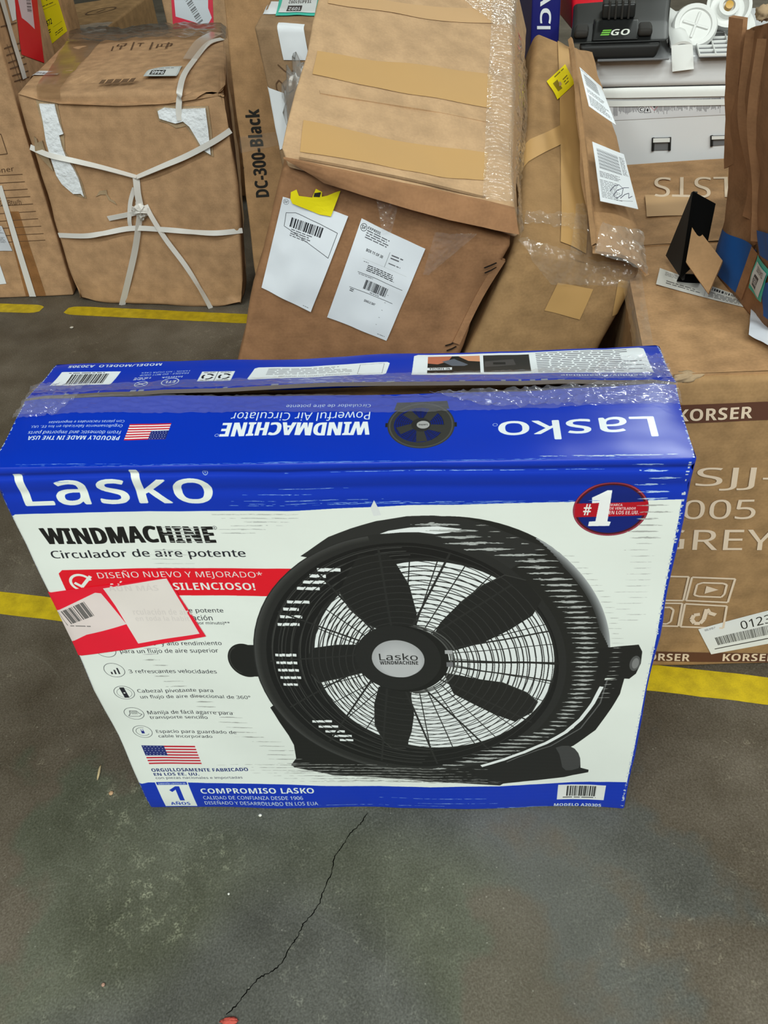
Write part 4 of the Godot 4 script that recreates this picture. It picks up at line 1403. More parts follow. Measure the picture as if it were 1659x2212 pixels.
func build_strapped_carton() -> void:
	var a := carton([Vector3(-0.79,0,-2.174),Vector3(-0.308,0,-2.037),Vector3(-0.757,0.535,-2.165),Vector3(-0.25,0.533,-2.022),Vector3(-0.765,0,-2.86),Vector3(-0.36,0,-2.72),Vector3(-0.768,0.533,-2.852),Vector3(-0.323,0.533,-2.709)], 0.012, 0.011, 3.4, 51, [[Vector3(-0.5673,0.1375,-2.1), 0.09, 0.008], [Vector3(-0.5826,0.2949,-2.1), 0.05, 0.007], [Vector3(-0.2475,0.5314,-2.04), 0.05, 0.02], [Vector3(-0.7816,0.0221,-2.17), 0.04, 0.015], [Vector3(-0.3165,0.0117,-2.05), 0.05, 0.012]])
	var t := thing("strapped_carton", "brown carton tied with knotted white straps, foam showing at torn corners", "carton")
	part("body", shell(a), M.kraft_warm, t)
	part("top_flap", outline(a, "top", [Vector2(0.0109,1.005),Vector2(0.1992,1.034),Vector2(0.485,1.041),Vector2(0.7189,1.037),Vector2(0.8447,1.027),Vector2(0.9502,0.9814),Vector2(0.9935,0.9084),Vector2(1.005,0.1087),Vector2(0.0323,0.1108)], 0.001, 0.006), M.kraft_warm, t, "closed top flap")
	# torn corners: ragged cardboard round white foam
	part("torn_edge", outline(a, "front", [Vector2(0.0848,0.026),Vector2(0.1864,0.0381),Vector2(0.1837,0.0615),Vector2(0.1811,0.1295),Vector2(0.1813,0.1748),Vector2(0.1661,0.2407),Vector2(0.1891,0.2926),Vector2(0.2118,0.3831),Vector2(0.2152,0.46),Vector2(0.1637,0.4474),Vector2(0.0859,0.3584),Vector2(0.0795,0.2404),Vector2(0.0873,0.1437),Vector2(0.084,0.0694)], 0.0010, 0.001), M.torn, t)
	part("exposed_foam", outline(a, "front", [Vector2(0.0984,0.0406),Vector2(0.1728,0.0451),Vector2(0.1717,0.0704),Vector2(0.1753,0.1257),Vector2(0.1819,0.1653),Vector2(0.159,0.1709),Vector2(0.1589,0.2172),Vector2(0.1673,0.2685),Vector2(0.188,0.3129),Vector2(0.2018,0.3664),Vector2(0.2057,0.4492),Vector2(0.1924,0.4342),Vector2(0.1524,0.4345),Vector2(0.1066,0.3878),Vector2(0.0898,0.3459),Vector2(0.085,0.2683),Vector2(0.0852,0.1935),Vector2(0.0961,0.11)], 0.0015, 0.006), M.foam, t, "white foam behind torn cardboard")
	part("torn_edge", outline(a, "front", [Vector2(0.6576,0.0689),Vector2(0.7077,0.0572),Vector2(0.7593,0.0596),Vector2(0.789,0.0635),Vector2(0.9003,0.0649),Vector2(0.9047,0.1685),Vector2(0.9013,0.2698),Vector2(0.8499,0.2505),Vector2(0.8182,0.1901),Vector2(0.7856,0.142),Vector2(0.7403,0.1489),Vector2(0.6999,0.1267),Vector2(0.6621,0.1155)], 0.0010, 0.001), M.torn, t)
	part("exposed_foam", outline(a, "front", [Vector2(0.665,0.0761),Vector2(0.6978,0.0641),Vector2(0.749,0.07),Vector2(0.7919,0.0723),Vector2(0.8866,0.0717),Vector2(0.8895,0.1501),Vector2(0.8892,0.2583),Vector2(0.8559,0.2391),Vector2(0.8276,0.1864),Vector2(0.8031,0.1421),Vector2(0.7758,0.1202),Vector2(0.7395,0.1271),Vector2(0.7018,0.1159),Vector2(0.6685,0.1047)], 0.0015, 0.006), M.foam, t, "white foam behind torn cardboard")
	part("torn_flap", outline(a, "front", [Vector2(0.0295,0.1738),Vector2(0.04,0.1855),Vector2(0.0395,0.201),Vector2(0.0661,0.1934),Vector2(0.0667,0.2207),Vector2(0.074,0.2723),Vector2(0.0802,0.3293),Vector2(0.0694,0.317),Vector2(0.035,0.2723),Vector2(0.0179,0.2363),Vector2(0.0237,0.2048)], 0.002, 0.004), M.torn, t)
	part("gouge", outline(a, "front", [Vector2(0.2675,0.451),Vector2(0.294,0.425),Vector2(0.332,0.4206),Vector2(0.3316,0.4419),Vector2(0.3435,0.4634),Vector2(0.3612,0.4719),Vector2(0.3719,0.4892),Vector2(0.3542,0.4807),Vector2(0.3326,0.4678),Vector2(0.3217,0.442),Vector2(0.2945,0.4422)], 0.001, 0.002), M.torn, t)
	# printed top
	stick(t, a, "top", "bar_strip", [Vector2(-0.0096,0.7237),Vector2(0.1432,0.7396),Vector2(0.1503,0.8156),Vector2(-0.0129,0.794)], "paper_label", "small white barcode label", 0.5, 0.0, 0.0085)
	stick(t, a, "top", "tag_number", [Vector2(0.6134,0.7428),Vector2(0.7819,0.7406),Vector2(0.7584,0.8615),Vector2(0.5997,0.8759)], "paper_label", "white number label", 0.5, 0.0, 0.0085)
	var bl := []
	var b0: Array = [Vector2(0.3962,0.8765),Vector2(0.562,0.8854)]
	var b1: Array = [Vector2(0.3931,0.9436),Vector2(0.5556,0.9462)]
	for i in 22:
		if i % 5 != 3:
			bl.append([b0[0].lerp(b0[1], i / 21.0), b1[0].lerp(b1[1], i / 21.0)])
	part("printed_code", ruled(a, "top", bl, 0.0032, 0.0082), M.ink_brown, t, "brown printed barcode")
	part("printed_icons", ruled(a, "top", [[Vector2(0.3523,0.4332),Vector2(0.3415,0.2943)], [Vector2(0.3746,0.3153),Vector2(0.4216,0.3194),Vector2(0.4177,0.3629),Vector2(0.3714,0.3589),Vector2(0.3746,0.3153)], [Vector2(0.4004,0.3614),Vector2(0.4,0.4206)], [Vector2(0.4702,0.4428),Vector2(0.4655,0.3055)], [Vector2(0.4915,0.3257),Vector2(0.532,0.3293)], [Vector2(0.5118,0.3275),Vector2(0.5123,0.4299)], [Vector2(0.5809,0.4518),Vector2(0.5817,0.316)], [Vector2(0.6157,0.422),Vector2(0.618,0.337),Vector2(0.6408,0.339),Vector2(0.6401,0.3906),Vector2(0.6178,0.3887)], [Vector2(0.6723,0.4431),Vector2(0.6784,0.3158)], [Vector2(0.6401,0.3906),Vector2(0.6951,0.3869),Vector2(0.6997,0.3355),Vector2(0.6465,0.3395)]], 0.0045, 0.0082), M.ink_brown, t, "brown printed handling marks")
	part("clear_tape", patch(a, "top", [Vector2(0.0321,0.2664),Vector2(0.2484,0.1918),Vector2(0.2076,1.019),Vector2(0.0983,1.014)], 0.0085, 20, 0.002, 30.0), M.film_tan, t, "brownish clear tape")
	part("film_wrap", patch(a, "top", [Vector2(-0.0124,-0.0444),Vector2(1.011,-0.0419),Vector2(1.012,0.2468),Vector2(0.0435,0.3039)], 0.009, 40, 0.012, 30.0), M.film_grey, t, "dark shrink film along the rear edge")
	# straps
	var nz := 0.012
	for s in [
		[[Vector2(-0.0072,0.2243),Vector2(0.0853,0.2524),Vector2(0.2095,0.2806),Vector2(0.3447,0.3128),Vector2(0.5093,0.3532)], 0.0125, [0.2, 0.2, 0.5, 0.9, 1.2]],
		[[Vector2(0.5093,0.3532),Vector2(0.6408,0.3048),Vector2(0.7746,0.258),Vector2(0.9094,0.2017),Vector2(1.01,0.1637)], 0.0125, [1.2, 0.9, 0.4, 0.2, 0.1]],
		[[Vector2(0.015,0.6347),Vector2(0.1605,0.63),Vector2(0.268,0.6144),Vector2(0.4261,0.5913),Vector2(0.5881,0.5935),Vector2(0.7592,0.6023),Vector2(0.881,0.6005),Vector2(1.015,0.6029)], 0.0125, [0.0, 0.1, 0.9, 0.2, 0.1, 1.0, 0.4, 0.0]],
		[[Vector2(0.5045,0.3532),Vector2(0.4991,0.4238),Vector2(0.4975,0.5012),Vector2(0.479,0.5544),Vector2(0.4267,0.6939),Vector2(0.3574,0.8433),Vector2(0.2775,1.004)], 0.016, [0.0, 0.2, 0.0, 0.4, 0.2, 0.1, 0.0]],
		[[Vector2(0.5256,0.4835),Vector2(0.5496,0.5358),Vector2(0.604,0.6437),Vector2(0.685,0.7655),Vector2(0.7502,0.8833),Vector2(0.797,1.007)], 0.0125, [0.3, 0.5, 0.3, 0.2, 0.9, 0.1]],
		[[Vector2(0.4923,0.5144),Vector2(0.4334,0.5238),Vector2(0.3128,0.5475)], 0.0125, [0.4, 0.1, 0.0]],
		[[Vector2(0.4235,0.5914),Vector2(0.4275,0.5506),Vector2(0.451,0.4668),Vector2(0.4843,0.4029)], 0.010, [0.6, 0.4, 0.2, 0.0]],
	]:
		var ps := []
		for i in s[0].size():
			var p: Vector2 = s[0][i]
			ps.append(fpt(a, "front", p.x, p.y, nz if i > 0 and i < s[0].size() - 1 else 0.006))
		var tw := []
		var path := smooth_path(ps, 6)
		for i in path.size():
			var f := float(i) / 6.0
			tw.append(lerpf(s[2][int(f)], s[2][mini(int(f) + 1, s[2].size() - 1)], f - int(f)))
		part("strap", band(path, s[1], Vector3(0.28, 0, 0.96), tw), M.strap, t, "white plastic strap")
	var tp := []
	for p in [Vector2(0.9883,0.2815),Vector2(0.9143,0.4307),Vector2(0.8359,0.7049),Vector2(0.7955,0.8751),Vector2(0.7803,1.004)]:
		tp.append(fpt(a, "top", p.x, p.y, 0.012))
	for p in [Vector2(0.7722,0.0337),Vector2(0.763,0.0773),Vector2(0.7632,0.1165)]:
		tp.append(fpt(a, "front", p.x, p.y, 0.008))
	part("strap", band(smooth_path(tp, 5), 0.0135, Vector3(0.1, 0.8, 0.6)), M.strap, t, "white plastic strap")
	tp = []
	for p in [Vector2(0.9679,0.185),Vector2(0.882,0.4114),Vector2(0.8229,0.6772)]:
		tp.append(fpt(a, "top", p.x, p.y, 0.016))
	part("clear_tape", band(smooth_path(tp, 5), 0.035, Vector3(0.1, 1, 0.2)), M.film_dull, t, "clear tape over the strap")
	# knot: a crumpled wad
	var kc := fpt(a, "front", 0.0, 0.0)
	var kp: Vector2 = [Vector2(0.4966,0.5055)][0]
	kc = fpt(a, "front", kp.x, kp.y, 0.012)
	var kn := part("knot", wad(kc, Vector3(0.012, 0.022, 0.008), 5), M.strap, t, "knotted strap ends")
	for e in [[0.0, 0.030, 0.9], [1.1, 0.026, 1.4], [2.0, 0.024, 0.5], [2.7, 0.03, 1.2]]:
		var dv: Vector3 = Vector3(cos(e[0]) * 0.9, sin(e[0]), 0.1) * e[1] * 0.7
		part("strap_loop", band(smooth_path([kc - dv + Vector3(0, 0, 0.002), kc + Vector3(0.0, 0.004, 0.012), kc + dv + Vector3(0, 0, 0.003)], 6), 0.013, Vector3(0.28, 0, 0.96), [0.2, 0.3, 0.5, 0.7, 0.8, 0.9, e[2], e[2], 0.8, 0.6, 0.4, 0.3, 0.2]), M.strap, kn)

# a crumpled lump
func wad(at: Vector3, size: Vector3, seed_: int) -> ArrayMesh:
	var nz := FastNoiseLite.new()
	nz.seed = seed_
	nz.frequency = 1.1
	nz.fractal_octaves = 2
	var st := SurfaceTool.new()
	st.begin(Mesh.PRIMITIVE_TRIANGLES)
	st.set_smooth_group(0)
	var n := 12
	for j in n:
		for i in n * 2:
			var q := []
			for e in [[i, j], [i + 1, j], [i + 1, j + 1], [i, j + 1]]:
				var th: float = TAU * (e[0] % (n * 2)) / (n * 2)
				var ph: float = PI * e[1] / n
				var d := Vector3(sin(ph) * cos(th), cos(ph), sin(ph) * sin(th))
				q.append(at + d * size * (1.0 + 0.5 * nz.get_noise_3dv(d * 1.6)))
			for p in [q[0], q[1], q[2], q[0], q[2], q[3]]:
				st.add_vertex(p)
	return done(st)

func build_upright_cartons() -> void:
	var b := carton([Vector3(-0.275,0,-2.03),Vector3(0.02,0,-1.945),Vector3(-0.219,0.86,-2.012),Vector3(0.06,0.86,-1.932),Vector3(-0.175,0,-2.39),Vector3(0.12,0,-2.305),Vector3(-0.119,0.86,-2.372),Vector3(0.16,0.86,-2.292)], 0.006, 0.006, 3.0, 61)
	var t := thing("upright_carton", "tall brown carton with bold black lettering running up it", "carton")
	part("body", shell(b), M.kraft, t)
	part("printed_lettering", lettering(b, "front", "DC-300-Black", [Vector2(0.0833,0.6566),Vector2(0.0783,0.4285),Vector2(0.1927,0.4269),Vector2(0.2004,0.6538)], true, 0.0008, 0.022), M.ink, t, "bold black lettering")
	part("printed_mark", ruled(b, "front", [[Vector2(-0.0025,0.5535),Vector2(-0.0282,0.5607),Vector2(-0.0337,0.5752),Vector2(-0.0135,0.5825),Vector2(0.0085,0.5752)]], 0.004), M.ink, t)
	part("clear_tape", patch(b, "front", [Vector2(-0.0077,0.4979),Vector2(0.3253,0.4818),Vector2(0.3297,0.5164),Vector2(-0.0122,0.5391)], 0.001, 16, 0.003, 40.0), M.film, t, "clear tape")
	var c := carton([Vector3(-0.115,0,-1.75),Vector3(0.02,0,-1.74),Vector3(-0.1496,0.6968,-1.75),Vector3(-0.0184,0.6835,-1.74),Vector3(-0.085,0.02,-1.93),Vector3(0.05,0.02,-1.92),Vector3(-0.1196,0.7168,-1.93),Vector3(0.0116,0.7035,-1.92)], 0.006, 0.006, 5.0, 62)
	t = thing("narrow_carton", "narrow upright brown carton with white tape and a teal edged tag on top", "carton")
	part("body", shell(c), M.kraft_grey, t)
	part("paper_label", patch(c, "top", [Vector2(-0.1159,0.2509),Vector2(0.8574,0.1502),Vector2(0.9044,0.6053),Vector2(-0.0307,0.6703)], 0.001, 12), M.paper, t)
	part("tag_border", patch(c, "top", [Vector2(0.1425,0.1406),Vector2(0.7576,0.0959),Vector2(0.8158,0.6257),Vector2(0.2323,0.7227)], 0.0022, 12), M.teal, t, "teal border of the tag")
	part("number_tag", patch(c, "top", [Vector2(0.2042,0.1974),Vector2(0.7156,0.1605),Vector2(0.7587,0.5725),Vector2(0.2504,0.6365)], 0.0032, 10), printed(label_art("tag"), 0.5), t, "white tag printed upside down")
	part("white_tape", patch(c, "front", [Vector2(0.3174,-0.0252),Vector2(0.6802,-0.0252),Vector2(0.6919,0.0779),Vector2(0.3248,0.0783)], 0.0014, 14, 0.001, 30.0), M.paper, t, "strip of white tape")
	part("white_tape", patch(c, "front", [Vector2(-0.0088,0.1469),Vector2(0.2373,0.1631),Vector2(0.1986,0.2935),Vector2(0.02,0.3142)], 0.0014, 14), M.paper, t, "strip of white tape")
	part("handwriting", ruled(c, "front", [[Vector2(0.2277,0.0904),Vector2(0.2927,0.103),Vector2(0.3823,0.1182),Vector2(0.4297,0.1037),Vector2(0.4652,0.1143),Vector2(0.5253,0.1273)], [Vector2(0.1883,0.1657),Vector2(0.1414,0.1537),Vector2(0.1501,0.1392),Vector2(0.1997,0.1295),Vector2(0.2424,0.1389),Vector2(0.2622,0.1582),Vector2(0.2281,0.1656),Vector2(0.3184,0.1617),Vector2(0.387,0.153)]], 0.0022, 0.0012), M.ink_brown, t, "marker pen handwriting")
	var cb: Vector2 = [Vector2(0.4857,0.1957)][0]
	part("plastic_bag", wad(fpt(c, "front", minf(cb.x, 0.9), cb.y, 0.02), Vector3(0.035, 0.075, 0.02), 17), M.film_dull, t, "crumpled clear plastic")

func build_pile() -> void:
	# leaning carton with two shipping labels
	var d := carton([Vector3(-0.3105,0.1162,-1.074),Vector3(-0.0395,0.0002,-1.062),Vector3(-0.078,0.686,-1),Vector3(0.193,0.57,-0.988),Vector3(-0.2505,0.1502,-1.45),Vector3(0.0205,0.0342,-1.438),Vector3(-0.018,0.72,-1.376),Vector3(0.253,0.604,-1.364)], 0.010, 0.008, 4.0, 71, [[Vector3(0.1604,0.4963,-1), 0.05, 0.008], [Vector3(-0.0022,0.6338,-1), 0.06, 0.010]])
	var t := thing("leaning_carton", "reddish brown carton leaning sideways with two white shipping labels", "carton")
	part("body", shell(d), M.kraft_red, t)
	stick(t, d, "front", "express_plain", [Vector2(0.0327,0.0571),Vector2(0.3063,0.0603),Vector2(0.2743,0.2859),Vector2(0.0383,0.2627)], "shipping_label", "white shipping label half hidden by yellow tape", 0.5, 0.003)
	stick(t, d, "front", "express", [Vector2(0.3617,0.0562),Vector2(0.6561,0.0698),Vector2(0.645,0.3024),Vector2(0.3512,0.2877)], "shipping_label", "white shipping label with a barcode", 0.5, 0.002)
	part("yellow_tape", outline(d, "front", [Vector2(0.0633,0.0569),Vector2(0.0583,0.0432),Vector2(0.0772,0.0352),Vector2(0.0925,0.0462),Vector2(0.1451,0.0433),Vector2(0.1499,0.0241),Vector2(0.1768,0.0274),Vector2(0.1806,0.0374),Vector2(0.2008,0.0321),Vector2(0.2464,0.0139),Vector2(0.2389,0.0705),Vector2(0.1929,0.0731),Vector2(0.0751,0.0648)], 0.0042), M.yellow, t, "torn yellow tape")
	part("tape_mark", outline(d, "front", [Vector2(0.149,0.033),Vector2(0.1732,0.028),Vector2(0.1735,0.0386),Vector2(0.1494,0.0407)], 0.0046), M.ink, t)
	part("clear_tape", patch(d, "front", [Vector2(0.3606,-0.0232),Vector2(0.4789,-0.0275),Vector2(0.496,0.0575),Vector2(0.4595,0.0635)], 0.003, 40, 0.006, 70.0, 4, 60), M.film, t, "clear tape hanging over the edge")
	part("clear_tape", patch(d, "front", [Vector2(0.6675,0.029),Vector2(0.8354,0.0062),Vector2(0.7076,0.1193),Vector2(0.6852,0.1208)], 0.002, 60, 0.004, 70.0, 6, 30), M.film, t, "clear tape")
	for q in [[Vector2(0.928,0.0714),Vector2(0.949,0.0612),Vector2(0.9681,0.0515)], [Vector2(0.9404,0.0827),Vector2(0.9597,0.0728),Vector2(0.9798,0.0616)], [Vector2(0.9117,0.2707),Vector2(0.9333,0.2632),Vector2(0.9468,0.2545)], [Vector2(0.9282,0.2822),Vector2(0.9468,0.2739),Vector2(0.9624,0.2647)]]:
		part("staple", ruled(d, "front", [q], 0.0022, 0.0022), M.steel, t, "steel staple")
	for q in [[[Vector2(0.9547,0.2583),Vector2(0.9891,0.1414),Vector2(1.002,0.0436)], 0.007]]:
		var ps := []
		for p in q[0]:
			ps.append(fpt(d, "front", p.x, p.y, 0.0))
		part("fold", band(smooth_path(ps, 6), 0.010, Vector3(0, 0.1, 1), [], q[1] * 0.4), M.kraft_red, t)
	# wrapped carton between it and the dark carton at the right
	var e := carton([Vector3(-0.0151,0.0519,-1.017),Vector3(0.1553,0.0015,-1.017),Vector3(0.1975,0.5598,-1),Vector3(0.3678,0.5094,-1),Vector3(0.03,0.05,-1.46),Vector3(0.2,0,-1.46),Vector3(0.325,0.69,-1.53),Vector3(0.3998,0.665,-1.462)], 0.012, 0.009, 4.5, 72, [[Vector3(0.3029,0.5324,-1), 0.04, 0.01]])
	t = thing("wrapped_carton", "brown carton wrapped in clear film leaning right, labels on its raised flap", "carton")
	part("body", shell(e), M.kraft_dull, t)
	part("raised_flap", panel([Vector3(0.3457,0.7,-1.363), Vector3(0.3956,0.672,-1.436), Vector3(0.3646,0.518,-0.9736), Vector3(0.2927,0.552,-0.9786)], 0.006, 16, 0.012, 0.006, 9.0, 6), M.kraft, t, "raised flap with labels")
	var fl := carton([Vector3(0.2953,0.548,-0.9872), Vector3(0.3676,0.514,-0.9817), Vector3(0.2901,0.556,-0.9699), Vector3(0.3616,0.522,-0.9656), Vector3(0.3503,0.696,-1.381), Vector3(0.4004,0.668,-1.453), Vector3(0.3412,0.704,-1.345), Vector3(0.3908,0.676,-1.419)], 0.002, 0.0)
	part("shipping_label", panel([Vector3(0.3232,0.702,-1.232), Vector3(0.3413,0.688,-1.183), Vector3(0.352,0.652,-1.136), Vector3(0.3202,0.672,-1.159)], 0.0006, 8), printed(label_art("carrier"), 0.5), t, "white label with grey bars")
	part("shipping_label", panel([Vector3(0.3177,0.64,-1.119), Vector3(0.359,0.622,-1.112), Vector3(0.36,0.578,-1.035), Vector3(0.3086,0.596,-1.029)], 0.0006, 8), printed(label_art("carrier_signed"), 0.5), t, "white label signed in pen")
	part("sticker", patch(e, "top", [Vector2(0.2012,0.2698),Vector2(0.4885,0.1408),Vector2(0.6169,0.2204),Vector2(0.3407,0.3509)], 0.003, 8), printed(label_art("caution"), 0.85, 0.3), t, "small yellow sticker")
	part("tape", patch(e, "top", [Vector2(0.3979,-0.1447),Vector2(0.6951,-0.1901),Vector2(0.5606,0.9584),Vector2(0.3409,0.9509)], 0.0012, 20, 0.002, 20.0), M.tape, t, "brown packing tape")
	part("tape", patch(e, "top", [Vector2(-0.0977,0.6339),Vector2(0.4065,0.4515),Vector2(0.4358,0.533),Vector2(-0.0569,0.7055)], 0.0016, 14), M.tape, t, "brown packing tape")
	part("tape", patch(e, "front", [Vector2(0.4193,0.0682),Vector2(0.7041,0.0704),Vector2(0.7159,0.1495),Vector2(0.4205,0.1415)], 0.0012, 12), M.tape, t, "brown packing tape")
	part("tape", patch(e, "front", [Vector2(0.8478,0.0341),Vector2(0.9897,0.0327),Vector2(1.004,0.1213),Vector2(0.9417,0.1251)], 0.0012, 12), M.tape, t, "brown packing tape")
	part("clear_tape", patch(e, "top", [Vector2(0.0545,0.8773),Vector2(0.5515,0.8517),Vector2(0.5554,0.9058),Vector2(0.0505,0.9228)], 0.003, 80, 0.006, 45.0, 3, 60), M.film, t, "clear film pulled tight")
	part("clear_tape", patch(e, "top", [Vector2(0.4545,0.8262),Vector2(0.6263,0.8121),Vector2(0.5879,0.981),Vector2(0.4055,0.99)], 0.005, 40, 0.006, 60.0, 5, 120), M.film, t, "clear film")
	part("film_wrap", patch(e, "front", [Vector2(0.0002,-0.015),Vector2(0.9923,-0.0129),Vector2(1.035,0.0398),Vector2(0.3663,0.069)], 0.003, 120, 0.006, 50.0, 7, 40), M.film, t, "clear film over the front edge")
	part("film_wrap", panel([Vector3(0.3011,0.585,-0.9895), Vector3(0.3611,0.56,-1.008), Vector3(0.353,0.532,-0.9458), Vector3(0.2867,0.562,-0.9568)], 0.0005, 40, 0.004, 0.005, 40.0, 8), M.film, t, "clear film over the flap")
	var rp := []
	for p in [Vector3(0.3483,0.702,-1.393), Vector3(0.3335,0.694,-1.304), Vector3(0.316,0.668,-1.196), Vector3(0.3093,0.63,-1.126), Vector3(0.3032,0.592,-1.064), Vector3(0.2907,0.562,-0.9766)]:
		rp.append(p)
	part("ragged_edge", band(smooth_path(rp, 6), 0.006, Vector3(-0.6, 0.6, 0.4), [], 0.002), M.kraft, t)
	# flat carton lying across the top
	var f := carton([Vector3(-0.0726,0.6839,-0.996),Vector3(0.1978,0.5731,-0.996),Vector3(-0.0766,0.7039,-1),Vector3(0.1918,0.6181,-1),Vector3(0.0258,0.7701,-1.529),Vector3(0.3142,0.6843,-1.549),Vector3(0.0158,0.8551,-1.529),Vector3(0.2842,0.7693,-1.529)], 0.006, 0.007, 4.0, 73, [[Vector3(0.081,0.6416,-1.05), 0.08, 0.006]])
	t = thing("flat_carton", "flat brown carton with tape bands lying tilted on top of the heap", "carton")
	part("body", shell(f), M.kraft_pale, t)
	part("tape", patch(f, "top", [Vector2(0.0521,0.6146),Vector2(0.8962,0.5338),Vector2(0.8956,0.6748),Vector2(0.0567,0.7142)], 0.0011, 18), M.tape, t, "brown packing tape")
	part("tape", patch(f, "top", [Vector2(0.0653,0.8908),Vector2(0.883,0.8414),Vector2(0.8694,0.9402),Vector2(0.0765,0.9952)], 0.0011, 18), M.tape, t, "brown packing tape")
	part("tape", patch(f, "top", [Vector2(0.0462,0.3578),Vector2(0.8974,0.2089),Vector2(0.8943,0.286),Vector2(0.0532,0.4057)], 0.0011, 18), M.tape_pale, t, "brown packing tape")
	part("clear_tape", patch(f, "top", [Vector2(0.8896,0.1114),Vector2(1.01,0.0796),Vector2(1.004,1.002),Vector2(0.864,1.013)], 0.0020, 24, 0.0030, 60.0, 2, 400, 0, 0.0007), M.film, t, "clear tape wrinkled along the right edge")
	part("clear_tape", patch(f, "top", [Vector2(0.7221,0.2052),Vector2(1.01,0.1053),Vector2(1.01,0.2765),Vector2(0.905,0.3067)], 0.0025, 60, 0.004, 60.0, 12, 50), M.film, t, "clear tape")
	for q in [[Vector2(0.1004,0.7714),Vector2(0.3256,0.7514),Vector2(0.6034,0.7345),Vector2(0.8971,0.7235)], [Vector2(0.0691,1.023),Vector2(0.2965,1.012),Vector2(0.573,1.007),Vector2(0.8717,0.9995)]]:
		var ps := []
		for p in q:
			ps.append(fpt(f, "top", p.x, p.y, -0.0008))
		part("crease", band(smooth_path(ps, 8), 0.006, Vector3(0, 0.95, 0.3), [], 0.0016), M.kraft_pale, t, "pressed crease")
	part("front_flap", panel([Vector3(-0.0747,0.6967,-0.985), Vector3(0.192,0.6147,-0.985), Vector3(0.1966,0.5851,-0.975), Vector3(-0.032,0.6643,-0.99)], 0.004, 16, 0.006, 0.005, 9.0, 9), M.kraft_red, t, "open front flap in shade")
	part("side_film", patch(f, "right", [V(0.0, 0.1), V(0.75, 0.1), V(0.75, 1.0), V(0.0, 1.0)], 0.003, 120, 0.006, 55.0, 21, 30), M.film, t, "clear film on the side")

